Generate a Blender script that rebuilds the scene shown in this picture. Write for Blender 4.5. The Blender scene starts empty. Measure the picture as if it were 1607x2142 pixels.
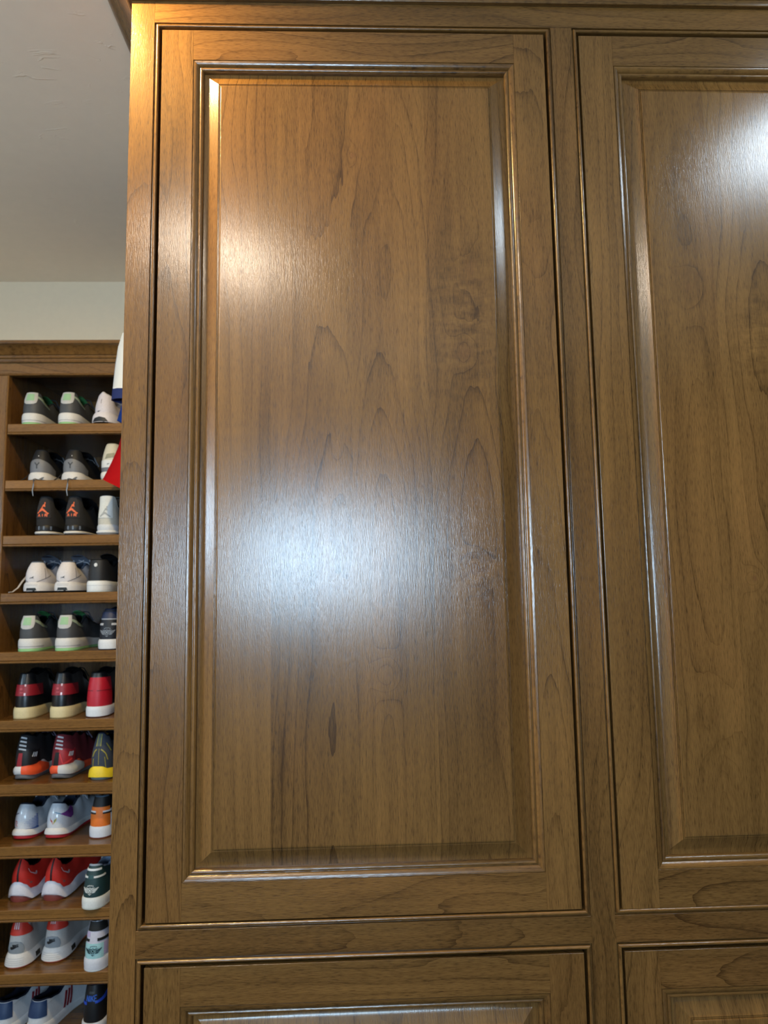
import bpy, bmesh, math, random
from mathutils import Vector, Matrix
random.seed(7)
SC = bpy.context.scene
COL = SC.collection

# ------------------------------------------------------------------ camera
W, H, FPX = 1607, 2142, 1492.454
CAM = Vector((0, -1.1635, 1.595))
F = Vector((0.03700315, 0.9932036, 0.11035114))
R = Vector((0.99923965, -0.03541673, -0.01630241))
U = Vector((0.01228334, -0.11087047, 0.99375895))
cd = bpy.data.cameras.new('camera')
cam = bpy.data.objects.new('camera', cd); COL.objects.link(cam)
cd.sensor_fit = 'HORIZONTAL'; cd.sensor_width = 36.0; cd.lens = FPX / W * 36.0
cd.clip_start = 0.02; cd.clip_end = 60
cd.dof.use_dof = True; cd.dof.focus_distance = 1.18; cd.dof.aperture_fstop = 8.0
M = Matrix((R, U, -F)).transposed().to_4x4(); M.translation = CAM
cam.matrix_world = M
SC.camera = cam

# ------------------------------------------------------------------ world, daylight, exposure
world = bpy.data.worlds.new('sky'); SC.world = world; world.use_nodes = True
bgn = world.node_tree.nodes['Background']
bgn.inputs['Color'].default_value = (0.53, 0.77, 1.0, 1); bgn.inputs['Strength'].default_value = 34.0
WIN = (-0.76, 0.20, 1.44, 2.04)           # window opening in the rear wall: x0, x1, z0, z1
YREAR = -2.95
XL = -2.7
WIN2 = (-1.45, -0.80, 1.70, 2.22)         # window opening in the left wall: y0, y1, z0, z1
def portal(w, h, loc, rot):
    pl = bpy.data.lights.new('daylight_portal', 'AREA'); pl.shape = 'RECTANGLE'
    pl.size = w; pl.size_y = h; pl.cycles.is_portal = True
    po = bpy.data.objects.new('daylight_portal', pl); COL.objects.link(po)
    po.location = loc; po.rotation_euler = rot
portal(WIN[1] - WIN[0], WIN[3] - WIN[2], ((WIN[0] + WIN[1]) / 2, YREAR - 0.13, (WIN[2] + WIN[3]) / 2), (math.radians(90), 0, 0))
portal(WIN2[1] - WIN2[0], WIN2[3] - WIN2[2], (XL - 0.13, (WIN2[0] + WIN2[1]) / 2, (WIN2[2] + WIN2[3]) / 2), (math.radians(90), 0, math.radians(-90)))
DOWN_POWER = (13.5, 9.0); DOWN_COL = ((1.0, 0.70, 0.26), (1.0, 0.84, 0.66))
TUNNEL_POWER = 5.5; TUNNEL_COL = (0.70, 0.86, 1.0)
vs = SC.view_settings
vs.view_transform = 'Standard'; vs.look = 'None'; vs.gamma = 1.0; vs.use_curve_mapping = False
vs.exposure = 0.60

def at(px, py, y):
    d = F + R * ((px - W / 2) / FPX) + U * ((H / 2 - py) / FPX)
    return CAM + d * ((y - CAM.y) / d.y)

# ------------------------------------------------------------------ material helpers
class NT:
    def __init__(s, nt): s.nt = nt; s.n = nt.nodes; s.l = nt.links
    def new(s, t, **k):
        x = s.n.new(t)
        for a, b in k.items(): setattr(x, a, b)
        return x
    def put(s, sock, v):
        if hasattr(v, 'is_linked') or hasattr(v, 'links'): s.l.new(v, sock)
        else: sock.default_value = v
    def m(s, op, a, b=0.0, c=None, clamp=False):
        x = s.new('ShaderNodeMath', operation=op); x.use_clamp = clamp
        s.put(x.inputs[0], a); s.put(x.inputs[1], b)
        if c is not None: s.put(x.inputs[2], c)
        return x.outputs[0]
    def noise(s, vec, w, scale=1.0, detail=2.0, rough=0.5):
        x = s.new('ShaderNodeTexNoise', noise_dimensions='4D')
        s.put(x.inputs['Vector'], vec); s.put(x.inputs['W'], w)
        x.inputs['Scale'].default_value = scale; x.inputs['Detail'].default_value = detail; x.inputs['Roughness'].default_value = rough
        return x.outputs['Fac']
    def vec(s, a, b, c=0.0):
        x = s.new('ShaderNodeCombineXYZ'); s.put(x.inputs[0], a); s.put(x.inputs[1], b); s.put(x.inputs[2], c)
        return x.outputs[0]
    def mix(s, f, a, b, mode='MIX'):
        x = s.new('ShaderNodeMix', data_type='RGBA', blend_type=mode); x.clamp_factor = True
        s.put(x.inputs[0], f); s.put(x.inputs[6], a); s.put(x.inputs[7], b)
        return x.outputs[2]
    def attr(s, name):
        x = s.new('ShaderNodeAttribute', attribute_type='OBJECT', attribute_name=name)
        return x.outputs['Fac']

def base_mat(name):
    mt = bpy.data.materials.new(name); mt.use_nodes = True
    return mt, NT(mt.node_tree), mt.node_tree.nodes['Principled BSDF']

def make_wood(name, knots=(), curls=(), light=(0.250, 0.122, 0.033), dark=(0.052, 0.0228, 0.0060), rough=0.235):
    """stained alder: growth rings cut lengthwise, fine pores, knots at given (u, v)"""
    mt, t, bs = base_mat(name)
    uv = t.new('ShaderNodeUVMap', uv_map='grain')
    sp = t.new('ShaderNodeSeparateXYZ'); t.l.new(uv.outputs[0], sp.inputs[0])
    u, v = sp.outputs[0], sp.outputs[1]
    seed, pith, tilt, tone, dep = (t.attr(k) for k in ('seed', 'pith', 'tilt', 'tone', 'dep'))
    warp = t.m('MULTIPLY', t.m('SUBTRACT', t.noise(t.vec(t.m('MULTIPLY', u, 7.0), t.m('MULTIPLY', v, 1.5)), seed, 1, 2), 0.5), 0.055)
    warp2 = t.m('MULTIPLY', t.m('SUBTRACT', t.noise(t.vec(t.m('MULTIPLY', u, 60.0), t.m('MULTIPLY', v, 7.0)), seed, 1, 2), 0.5), 0.0065)
    dn = t.m('MULTIPLY', t.m('SUBTRACT', t.noise(t.vec(0.0, t.m('MULTIPLY', v, 2.4)), seed, 1, 1), 0.5), 0.07)
    d = t.m('ADD', t.m('ADD', dep, 0.06), t.m('ADD', t.m('MULTIPLY', tilt, v), dn))
    du = t.m('SUBTRACT', u, pith)
    r = t.m('SQRT', t.m('ADD', t.m('MULTIPLY', du, du), t.m('MULTIPLY', d, d)))
    r = t.m('ADD', r, t.m('ADD', warp, warp2))
    core = None; curlm = None
    def gauss(ku, kv, su, sv):
        a = t.m('DIVIDE', t.m('SUBTRACT', u, ku), su); b = t.m('DIVIDE', t.m('SUBTRACT', v, kv), sv)
        return t.m('EXPONENT', t.m('MULTIPLY', t.m('ADD', t.m('MULTIPLY', a, a), t.m('MULTIPLY', b, b)), -1.0))
    for (ku, kv, su, sv, amp, cr) in knots:
        r = t.m('ADD', r, t.m('MULTIPLY', gauss(ku, kv, su, sv), amp))
        c = gauss(ku, kv, abs(cr), abs(cr) * 1.3)
        c = t.m('MULTIPLY', c, 1.0 if cr > 0 else 0.35)
        core = c if core is None else t.m('MAXIMUM', core, c)
    for (ku, kv, su, sv) in curls:
        c = gauss(ku, kv, su, sv)
        curlm = c if curlm is None else t.m('MAXIMUM', curlm, c)
    ring = t.m('FRACT', t.m('DIVIDE', r, 0.0125))
    line = t.m('POWER', ring, 11.0)
    fade = t.noise(t.vec(t.m('MULTIPLY', u, 14.0), t.m('MULTIPLY', v, 2.0)), t.m('ADD', seed, 3.3), 1, 1)
    fade = t.m('MULTIPLY', t.m('SUBTRACT', fade, 0.32), 3.2, clamp=True)
    line = t.m('MULTIPLY', line, fade)
    soft = t.m('SINE', t.m('MULTIPLY', r, 2 * math.pi / 0.0105 * 0.5))
    blotch = t.noise(t.vec(t.m('MULTIPLY', u, 11.0), t.m('MULTIPLY', v, 1.6)), t.m('ADD', seed, 7.1), 1, 3, 0.6)
    streak = t.noise(t.vec(t.m('MULTIPLY', u, 130.0), t.m('MULTIPLY', v, 3.5)), seed, 1, 3, 0.6)
    fine = t.noise(t.vec(t.m('MULTIPLY', u, 900.0), t.m('MULTIPLY', v, 75.0)), seed, 1, 2, 0.6)
    pores = t.m('MULTIPLY', t.m('SUBTRACT', fine, 0.55), 5.0, clamp=True)
    f = t.m('ADD', t.m('MULTIPLY', t.m('SUBTRACT', blotch, 0.5), 1.3), 0.45)
    f = t.m('ADD', f, t.m('MULTIPLY', t.m('SUBTRACT', streak, 0.5), 0.60))
    f = t.m('ADD', f, t.m('MULTIPLY', soft, 0.05))
    f = t.m('ADD', f, t.m('MULTIPLY', pores, 0.30))
    f = t.m('ADD', f, t.m('MULTIPLY', t.m('SUBTRACT', fine, 0.5), 1.05))
    f = t.m('ADD', f, t.m('MULTIPLY', line, 0.56))
    f = t.m('ADD', f, tone)
    if curlm is not None:
        cw = t.noise(t.vec(t.m('MULTIPLY', u, 22.0), t.m('MULTIPLY', v, 55.0)), seed, 1, 3, 0.65)
        f = t.m('ADD', f, t.m('MULTIPLY', t.m('MULTIPLY', t.m('SUBTRACT', cw, 0.5), 1.7), curlm))
    ramp = t.new('ShaderNodeMapRange'); t.put(ramp.inputs[0], f)
    ramp.inputs[1].default_value = -0.1; ramp.inputs[2].default_value = 1.15
    col = t.mix(ramp.outputs[0], (*light, 1), (*dark, 1))
    red = t.noise(t.vec(t.m('MULTIPLY', u, 6.0), t.m('MULTIPLY', v, 2.2)), t.m('ADD', seed, 11.7), 1, 2)
    red = t.m('MULTIPLY', t.m('SUBTRACT', red, 0.45), 2.5, clamp=True)
    col = t.mix(t.m('MULTIPLY', red, 0.40), col, t.mix(1.0, col, (1.10, 0.86, 0.78, 1), 'MULTIPLY'))
    if core is not None:
        col = t.mix(t.m('MULTIPLY', core, 0.75), col, (0.16, 0.065, 0.022, 1))
    t.l.new(col, bs.inputs['Base Color'])
    rg = t.m('ADD', rough - 0.05, t.m('MULTIPLY', fine, 0.10))
    t.l.new(rg, bs.inputs['Roughness'])
    bs.inputs['Specular IOR Level'].default_value = 0.62
    bm = t.new('ShaderNodeBump'); bm.inputs['Strength'].default_value = 0.6; bm.inputs['Distance'].default_value = 0.0004
    hgt = t.m('SUBTRACT', t.m('MULTIPLY', fine, -0.8), t.m('MULTIPLY', streak, 0.35))
    t.l.new(hgt, bm.inputs['Height']); t.l.new(bm.outputs[0], bs.inputs['Normal'])
    return mt

def make_paint(name, col, bump=0.15, scale=60.0, rough=0.7, dist=0.002, trowel=False):
    mt, t, bs = base_mat(name)
    tc = t.new('ShaderNodeTexCoord')
    nz = t.new('ShaderNodeTexNoise'); nz.inputs['Scale'].default_value = scale; nz.inputs['Detail'].default_value = 3
    t.l.new(tc.outputs['Object'], nz.inputs['Vector'])
    hgt = nz.outputs['Fac']
    if trowel:                       # skip-trowel plaster: sparse thin ridges
        n2 = t.new('ShaderNodeTexNoise'); n2.inputs['Scale'].default_value = 7.0; n2.inputs['Detail'].default_value = 5; n2.inputs['Distortion'].default_value = 1.2
        mp = t.new('ShaderNodeMapping'); mp.inputs['Scale'].default_value = (0.7, 1.6, 1)
        t.l.new(tc.outputs['Object'], mp.inputs['Vector']); t.l.new(mp.outputs[0], n2.inputs['Vector'])
        k = t.m('SUBTRACT', 1.0, t.m('MULTIPLY', t.m('ABSOLUTE', t.m('SUBTRACT', n2.outputs['Fac'], 0.55)), 45.0), clamp=True)
        n3 = t.new('ShaderNodeTexNoise'); n3.inputs['Scale'].default_value = 16.0; n3.inputs['Detail'].default_value = 1
        t.l.new(tc.outputs['Object'], n3.inputs['Vector'])
        k = t.m('MULTIPLY', k, t.m('MULTIPLY', t.m('SUBTRACT', n3.outputs['Fac'], 0.58), 6.0, clamp=True))
        hgt = t.m('ADD', t.m('MULTIPLY', hgt, 0.25), k)
    bm = t.new('ShaderNodeBump'); bm.inputs['Strength'].default_value = bump; bm.inputs['Distance'].default_value = dist
    t.l.new(hgt, bm.inputs['Height']); t.l.new(bm.outputs[0], bs.inputs['Normal'])
    c = t.mix(nz.outputs['Fac'], (*[x * 0.97 for x in col], 1), (*[min(1, x * 1.03) for x in col], 1))
    t.l.new(c, bs.inputs['Base Color']); bs.inputs['Roughness'].default_value = rough
    bs.inputs['Specular IOR Level'].default_value = 0.3
    return mt

def srgb(r, g, b):
    f = lambda c: (c / 255 / 12.92) if c / 255 <= 0.04045 else ((c / 255 + 0.055) / 1.055) ** 2.4
    return (f(r), f(g), f(b))
_mc = {}
def fab(rgb, rough=0.6, kind='leather'):
    key = (rgb, rough, kind)
    if key in _mc: return _mc[key]
    mt, t, bs = base_mat('%s_%d_%d_%d' % ((kind,) + tuple(rgb)))
    col = tuple(c * 0.80 for c in srgb(*rgb))
    tc = t.new('ShaderNodeTexCoord'); nz = t.new('ShaderNodeTexNoise')
    nz.inputs['Scale'].default_value = 900 if kind == 'knit' else 240; nz.inputs['Detail'].default_value = 2
    t.l.new(tc.outputs['Object'], nz.inputs['Vector'])
    c = t.mix(nz.outputs['Fac'], (*[x * 0.88 for x in col], 1), (*[min(1, x * 1.10) for x in col], 1))
    t.l.new(c, bs.inputs['Base Color']); bs.inputs['Roughness'].default_value = rough
    if kind == 'knit': bs.inputs['Specular IOR Level'].default_value = 0.15
    bm = t.new('ShaderNodeBump'); bm.inputs['Strength'].default_value = 0.2; bm.inputs['Distance'].default_value = 0.0006
    t.l.new(nz.outputs['Fac'], bm.inputs['Height']); t.l.new(bm.outputs[0], bs.inputs['Normal'])
    _mc[key] = mt
    return mt

def emis(name, col, st):
    mt, t, bs = base_mat(name)
    bs.inputs['Base Color'].default_value = (0.8, 0.8, 0.8, 1)
    bs.inputs['Emission Color'].default_value = (*col, 1); bs.inputs['Emission Strength'].default_value = st
    return mt

# ------------------------------------------------------------------ object helpers
WL = {}
def wloc(o): return WL.get(o.name, Vector((0, 0, 0)))
def empty(name, loc, label=None, cat=None, group=None, rz=0.0):
    o = bpy.data.objects.new(name, None); COL.objects.link(o)
    o.location = loc; o.rotation_euler = (0, 0, rz); o.empty_display_size = 0.05
    WL[o.name] = Vector(loc)
    if label: tag(o, label, cat, group)
    return o
def tag(o, label=None, cat=None, group=None, kind=None):
    if label: o['label'] = label
    if cat: o['category'] = cat
    if group: o['group'] = group
    if kind: o['kind'] = kind
    return o
_sd = [0]
def mesh(name, verts, faces, mat, parent=None, origin=None, uvf=None, smooth=None, local=False, mats=None, fmat=None, **props):
    """one mesh object; verts in world coordinates (or the parent's own when local)"""
    vs_ = [Vector(v) for v in verts]
    if local: o0 = Vector((0, 0, 0))
    elif origin is not None: o0 = Vector(origin)
    else:
        lo = Vector(min(v[i] for v in vs_) for i in range(3)); hi = Vector(max(v[i] for v in vs_) for i in range(3)); o0 = (lo + hi) / 2
    me = bpy.data.meshes.new(name)
    me.from_pydata([tuple(v - o0) for v in vs_], [], [tuple(f) for f in faces])
    me.materials.append(mat)
    if mats:
        for m_ in mats: me.materials.append(m_)
        for p, i in zip(me.polygons, fmat): p.material_index = i
    if uvf:
        lay = me.uv_layers.new(name='grain')
        for lp in me.loops: lay.data[lp.index].uv = uvf(vs_[lp.vertex_index])
    bm = bmesh.new(); bm.from_mesh(me); bmesh.ops.recalc_face_normals(bm, faces=bm.faces); bm.to_mesh(me); bm.free()
    if smooth is not None:
        for p in me.polygons: p.use_smooth = True
        me.set_sharp_from_angle(angle=math.radians(smooth))
    me.update()
    o = bpy.data.objects.new(name, me); COL.objects.link(o)
    if parent is not None:
        o.parent = parent
        o.location = o0 if local else o0 - wloc(parent)
    else: o.location = o0
    WL[o.name] = Vector(o0)
    for k, x in props.items(): o[k] = x
    return o

def box_vf(x0, x1, y0, y1, z0, z1, e=0.0):
    """box; e eases the four front (y0) edges"""
    if e <= 0:
        v = [(x0, y0, z0), (x1, y0, z0), (x1, y1, z0), (x0, y1, z0), (x0, y0, z1), (x1, y0, z1), (x1, y1, z1), (x0, y1, z1)]
        f = [(0, 1, 5, 4), (1, 2, 6, 5), (2, 3, 7, 6), (3, 0, 4, 7), (4, 5, 6, 7), (3, 2, 1, 0)]
        return v, f
    v = []
    for (i, y) in ((e, y0), (0.0, y0 + e), (0.0, y1)):
        v += [(x0 + i, y, z0 + i), (x1 - i, y, z0 + i), (x1 - i, y, z1 - i), (x0 + i, y, z1 - i)]
    f = [(0, 1, 2, 3), (11, 10, 9, 8)]
    for k in (0, 4):
        for j in range(4): f.append((k + j, k + 4 + j, k + 4 + (j + 1) % 4, k + (j + 1) % 4))
    return v, f
def wood_props():
    _sd[0] += 1
    return dict(seed=_sd[0] * 1.37, pith=random.uniform(-0.05, 0.05), tilt=random.uniform(0.01, 0.06) * random.choice((-1, 1)), tone=random.uniform(-0.12, 0.16), dep=random.uniform(-0.03, 0.05))
def wbox(name, b, parent, along='z', e=0.0, mat=None, **props):
    v, f = box_vf(*b, e=e)
    c = Vector(((b[0] + b[1]) / 2, (b[2] + b[3]) / 2, (b[4] + b[5]) / 2))
    if along == 'z': uvf = lambda p: (p.x - c.x + (p.y - b[2]), p.z - c.z)
    elif along == 'x': uvf = lambda p: (p.z - c.z + (p.y - b[2]), p.x - c.x)
    else: uvf = lambda p: (p.z - c.z + (p.x - b[0]), p.y - c.y)
    pr = wood_props(); pr.update(props)
    return mesh(name, v, f, mat or WOOD, parent, uvf=uvf, **pr)

def loop_sides(rect, prof):
    """mitred strips along the four inner sides of rect (x0,x1,z0,z1); prof = [(inset, y)]"""
    x0, x1, z0, z1 = rect
    out = {}
    for side in ('left', 'right', 'bottom', 'top'):
        v = []
        for (i, y) in prof:
            if side == 'left': v += [(x0 + i, y, z0 + i), (x0 + i, y, z1 - i)]
            elif side == 'right': v += [(x1 - i, y, z0 + i), (x1 - i, y, z1 - i)]
            elif side == 'bottom': v += [(x0 + i, y, z0 + i), (x1 - i, y, z0 + i)]
            else: v += [(x0 + i, y, z1 - i), (x1 - i, y, z1 - i)]
        out[side] = (v, [(2 * k, 2 * k + 1, 2 * k + 3, 2 * k + 2) for k in range(len(prof) - 1)])
    return out
def uv_for(side, rect):
    cx, cz = (rect[0] + rect[1]) / 2, (rect[2] + rect[3]) / 2
    if side in ('left', 'right'): return lambda p: (p.x + p.y, p.z - cz)
    return lambda p: (p.z + p.y, p.x - cx)

# ------------------------------------------------------------------ room shell
CEIL = 2.743; YBACK = 1.3865; XR = 1.75
PAINT = make_paint('wall_paint', (0.80, 0.65, 0.46), 0.12, 45)
CPAINT = make_paint('ceiling_plaster', (0.93, 0.80, 0.64), 0.35, 30, trowel=True, dist=0.003)
CARPET = make_paint('carpet', (0.055, 0.040, 0.030), 0.8, 500, 0.95, 0.004)
DIMWALL = make_paint('bounce_cutting_brown', (0.10, 0.055, 0.022), 0.1, 60, 0.5)  # invented dark brown for the unseen right and rear walls, cuts bounce light
WHITE = make_paint('white_trim', (0.8, 0.79, 0.76), 0.05, 80, 0.4)
def shell(name, b, mat):
    v, f = box_vf(*b); return tag(mesh(name, v, f, mat), kind='structure')
shell('floor', (XL, XR, YREAR, YBACK, -0.08, 0.0), CARPET)
shell('ceiling', (XL, XR, YREAR, YBACK, CEIL, CEIL + 0.08), CPAINT)
shell('wall_back', (XL - 0.1, XR + 0.1, YBACK, YBACK + 0.1, -0.08, CEIL + 0.08), PAINT)
shell('wall_right', (XR, XR + 0.1, YREAR, YBACK, -0.08, CEIL + 0.08), DIMWALL)
# walls with a window opening (built along a = x or y)
gm = bpy.data.materials.new('window_glass'); gm.use_nodes = True
gn = NT(gm.node_tree); gn.n.remove(gn.n['Principled BSDF'])
tr = gn.new('ShaderNodeBsdfTransparent'); gl = gn.new('ShaderNodeBsdfGlossy'); gl.inputs['Roughness'].default_value = 0.02
mx = gn.new('ShaderNodeMixShader'); mx.inputs[0].default_value = 0.05
gn.l.new(tr.outputs[0], mx.inputs[1]); gn.l.new(gl.outputs[0], mx.inputs[2]); gn.l.new(mx.outputs[0], gn.n['Material Output'].inputs[0])
def window_wall(wname, winname, lo, hi, wmat, wn, P):
    """P maps (along, out, z) to the room; out < 0 is behind the wall face"""
    xs = [lo, wn[0], wn[1], hi]; zs = [-0.08, wn[2], wn[3], CEIL + 0.08]
    v, f = [], []
    for d in (-0.14, 0.0):
        for z in zs:
            for a in xs: v.append(P(a, d, z))
    for i in range(3):
        for k in range(3):
            if i == 1 and k == 1: continue
            a = k * 4 + i
            f.append((a, a + 1, a + 5, a + 4)); f.append((16 + a, 16 + a + 4, 16 + a + 5, 16 + a + 1))
    for a, b in ((5, 6), (6, 10), (10, 9), (9, 5)): f.append((a, b, b + 16, a + 16))
    tag(mesh(wname, v, f, wmat), kind='structure')
    win = tag(empty(winname, P((wn[0] + wn[1]) / 2, -0.07, wn[2])), kind='structure')
    fw = 0.035
    def wp(name, a0, a1, d0, d1, z0, z1, mat):
        v, f = box_vf(a0, a1, d0, d1, z0, z1); mesh(name, [P(*q) for q in v], f, mat, win)
    wp('window_frame', wn[0], wn[0] + fw, -0.10, -0.05, wn[2], wn[3], WHITE); wp('window_frame', wn[1] - fw, wn[1], -0.10, -0.05, wn[2], wn[3], WHITE)
    wp('window_frame', wn[0] + fw, wn[1] - fw, -0.10, -0.05, wn[2], wn[2] + fw, WHITE); wp('window_frame', wn[0] + fw, wn[1] - fw, -0.10, -0.05, wn[3] - fw, wn[3], WHITE)
    wp('window_pane', wn[0] + fw, wn[1] - fw, -0.078, -0.074, wn[2] + fw, wn[3] - fw, gm)
    wp('window_sill', wn[0] - 0.04, wn[1] + 0.04, -0.05, 0.03, wn[2] - 0.025, wn[2], WHITE)
window_wall('wall_front', 'window_1', XL - 0.1, XR + 0.1, DIMWALL, WIN, lambda a, d, z: (a, YREAR + d, z))
window_wall('wall_left', 'window_2', YREAR, YBACK, PAINT, WIN2, lambda a, d, z: (XL + d, a, z))
for nm, b in (('baseboard_back', (XL, XR, YBACK - 0.015, YBACK, 0, 0.11)), ('baseboard_left', (XL, XL + 0.015, YREAR, YBACK - 0.015, 0, 0.11)),
              ('baseboard_right', (XR - 0.015, XR, YREAR, YBACK - 0.015, 0, 0.11)), ('baseboard_front', (XL + 0.015, XR - 0.015, YREAR, YREAR + 0.015, 0, 0.11))):
    shell(nm, b, WHITE)

# ------------------------------------------------------------------ ceiling fixtures
def ring_vf(c, prof, n=32):
    v, f = [], []
    for (r, z) in prof:
        for k in range(n):
            a = 2 * math.pi * k / n; v.append((c[0] + r * math.cos(a), c[1] + r * math.sin(a), c[2] + z))
    for j in range(len(prof) - 1):
        for k in range(n): f.append((j * n + k, j * n + (k + 1) % n, (j + 1) * n + (k + 1) % n, (j + 1) * n + k))
    return v, f
def disc_vf(c, r, n=32):
    return [(c[0] + r * math.cos(2 * math.pi * k / n), c[1] + r * math.sin(2 * math.pi * k / n), c[2]) for k in range(n)], [tuple(range(n))]
def downlight(x, y, rad, power, col, label, cat, name, group=None):
    t = empty(name, (x, y, CEIL), label, cat, group)
    v, f = ring_vf((x, y, CEIL), [(rad + 0.016, 0.0), (rad + 0.015, -0.004), (rad + 0.003, -0.006), (rad, -0.0035), (rad, -0.0005)])
    mesh('trim_ring', v, f, WHITE, t, smooth=35)
    v, f = disc_vf((x, y, CEIL - 0.001), rad)
    mesh('lens', v, f, emis(name + '_lens', col, 2.0), t)
    ld = bpy.data.lights.new(name + '_lamp', 'AREA'); ld.shape = 'DISK'; ld.size = rad * 2; ld.energy = power; ld.color = col
    lo = bpy.data.objects.new(name + '_lamp', ld); COL.objects.link(lo); lo.parent = t; lo.location = (0, 0, -0.004)
    return t
downlight(-0.52, -0.136, 0.035, DOWN_POWER[0], DOWN_COL[0], 'small round recessed ceiling light close to the crown moulding', 'ceiling light', 'recessed_light', 'recessed ceiling lights')
downlight(-0.45, -1.10, 0.09, DOWN_POWER[1], DOWN_COL[1], 'round recessed ceiling light above the middle of the room', 'ceiling light', 'recessed_light', 'recessed ceiling lights')
downlight(1.16, -0.46, 0.17, TUNNEL_POWER, TUNNEL_COL, 'large round daylight tube lens in the ceiling before the right-hand doors', 'skylight', 'tube_skylight')

# ------------------------------------------------------------------ main cabinet
ZC = 1.595
XCL, XOL, XDL, XDR, XOR_ = -0.386, -0.3456, -0.3321, 0.3425, 0.3560
XO2L = 0.3940; OW = XOR_ - XOL
XO2R = XO2L + OW; XCR = XO2R + (XOL - XCL)
ZFT, ZOT, ZOB, ZLT = ZC + 1.0404, ZC + 0.9991, ZC - 0.5089, ZC - 0.549
ZLB = 0.16; ZFB = 0.11
PANCX = (XDL + XDR) / 2; PANCZ = (ZOT + ZOB) / 2
def kn(px, py, cx=PANCX, cz=PANCZ):
    p = at(px, py, 0.0); return (p.x - cx, p.z - cz)
K = lambda px, py, su, sv, amp, cr: (*kn(px, py), su, sv, amp, cr)
WOOD = make_wood('alder_wood')
WOOD_P1 = make_wood('alder_panel_wood_burl', knots=[K(737, 325, 0.010, 0.02, 0.02, 0.0035), K(972, 735, 0.022, 0.035, 0.030, -0.012), K(985, 560, 0.03, 0.05, 0.016, -0.01),
    K(995, 1190, 0.020, 0.030, 0.05, -0.014), K(808, 1412, 0.022, 0.035, 0.045, -0.004), K(705, 935, 0.006, 0.018, 0.022, -0.004)],
    curls=[(*kn(975, 660), 0.065, 0.13), (*kn(1000, 1190), 0.04, 0.05)])
P2CX = (XO2L + XO2R) / 2
K2 = lambda px, py, su, sv, amp, cr: (*kn(px, py, P2CX), su, sv, amp, cr)
WOOD_P2 = make_wood('alder_panel_wood_arched', knots=[K2(1440, 600, 0.03, 0.06, 0.03, -0.006), K2(1500, 1500, 0.035, 0.09, 0.05, -0.004), K2(1580, 1210, 0.02, 0.02, 0.03, 0.003)],
    curls=[(*kn(1590, 700, P2CX), 0.05, 0.08)])

cab = empty('wardrobe_cabinet', ((XCL + XCR) / 2, 0.3, 0), 'tall brown stained wooden wardrobe cabinet with raised panel doors and crown moulding', 'cabinet')
CD = 0.61; FT = 0.022
wbox('side_panel', (XCL, XCL + 0.019, FT, CD, 0.0, ZFT), cab)
wbox('side_panel', (XCR - 0.019, XCR, FT, CD, 0.0, ZFT), cab)
wbox('back_panel', (XCL + 0.019, XCR - 0.019, CD - 0.012, CD, 0.0, ZFT), cab)
wbox('top_panel', (XCL + 0.019, XCR - 0.019, FT, CD - 0.012, ZFT - 0.02, ZFT), cab, 'x')
wbox('bottom_panel', (XCL + 0.019, XCR - 0.019, FT, CD - 0.012, ZFB, ZFB + 0.02), cab, 'x')
wbox('middle_divider', (XOR_ + 0.009, XO2L - 0.009, FT, CD - 0.012, ZFB + 0.02, ZFT - 0.02), cab)
wbox('fixed_shelf', (XCL + 0.019, XOR_ + 0.009, FT, CD - 0.012, ZLT + 0.01, ZOB - 0.01), cab, 'x')
wbox('fixed_shelf', (XO2L - 0.009, XCR - 0.019, FT, CD - 0.012, ZLT + 0.01, ZOB - 0.01), cab, 'x')
wbox('toe_kick', (XCL + 0.019, XCR - 0.019, 0.06, 0.08, 0.0, ZFB), cab, 'x')
E_ = 0.0003
wbox('frame_stile', (XCL, XOL, 0, FT, 0.0, ZFT), cab, 'z', E_, tone=0.12)
wbox('frame_stile', (XOR_, XO2L, 0, FT, 0.0, ZOT), cab, 'z', E_, tone=0.14)
wbox('frame_stile', (XO2R, XCR, 0, FT, 0.0, ZFT), cab, 'z', E_)
wbox('frame_rail', (XOL, XO2R, 0, FT, ZOT, ZFT), cab, 'x', E_, tone=0.05)
for (a, b) in ((XOL, XOR_), (XO2L, XO2R)):
    wbox('frame_rail', (a, b, 0, FT, ZLT, ZOB), cab, 'x', E_, tone=0.22)
    wbox('frame_rail', (a, b, 0, FT, ZFB, ZLB), cab, 'x', E_)

BEAD = [(0, 0.0003), (0.0004, 0.005), (0.0026, 0.0052), (0.0028, 0.0022)]
for k in range(9):
    a = math.pi * k / 8; BEAD.append((0.0056 - 0.0028 * math.cos(a), 0.0014 - 0.0030 * math.sin(a)))
BEAD += [(0.0084, 0.004), (0.0084, 0.021)]
STICK = [(0, 0.0), (0.0004, 0.0014), (0.0011, 0.0015), (0.0014, 0.0001), (0.0030, 0.0003), (0.0052, 0.0011), (0.0076, 0.0027), (0.0094, 0.0046), (0.0100, 0.0062),
         (0.0106, 0.0063), (0.0109, 0.0050), (0.0122, 0.0043), (0.0138, 0.0044), (0.0154, 0.0054), (0.0166, 0.0072), (0.0172, 0.0095), (0.0174, 0.0150)]
PAN = [(0, 0.0152)]; _y = 0.0142
for k in range(13):
    t_ = k / 12; PAN.append((0.0265 * t_, _y)); _y -= 0.0265 / 12 * math.tan(math.radians(7 + 20 * min(1, t_ * 3.0) ** 1.5 + 4 * t_))
PAN += [(0.0268, PAN[-1][1] + 0.0012), (0.0275, PAN[-1][1] + 0.0012), (0.0279, 0.0020), (0.0288, 0.0019), (0.0292, 0.0032), (0.0299, 0.0032), (0.0303, 0.0010), (0.0314, 0.0005), (0.0330, 0.0004)]
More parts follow.
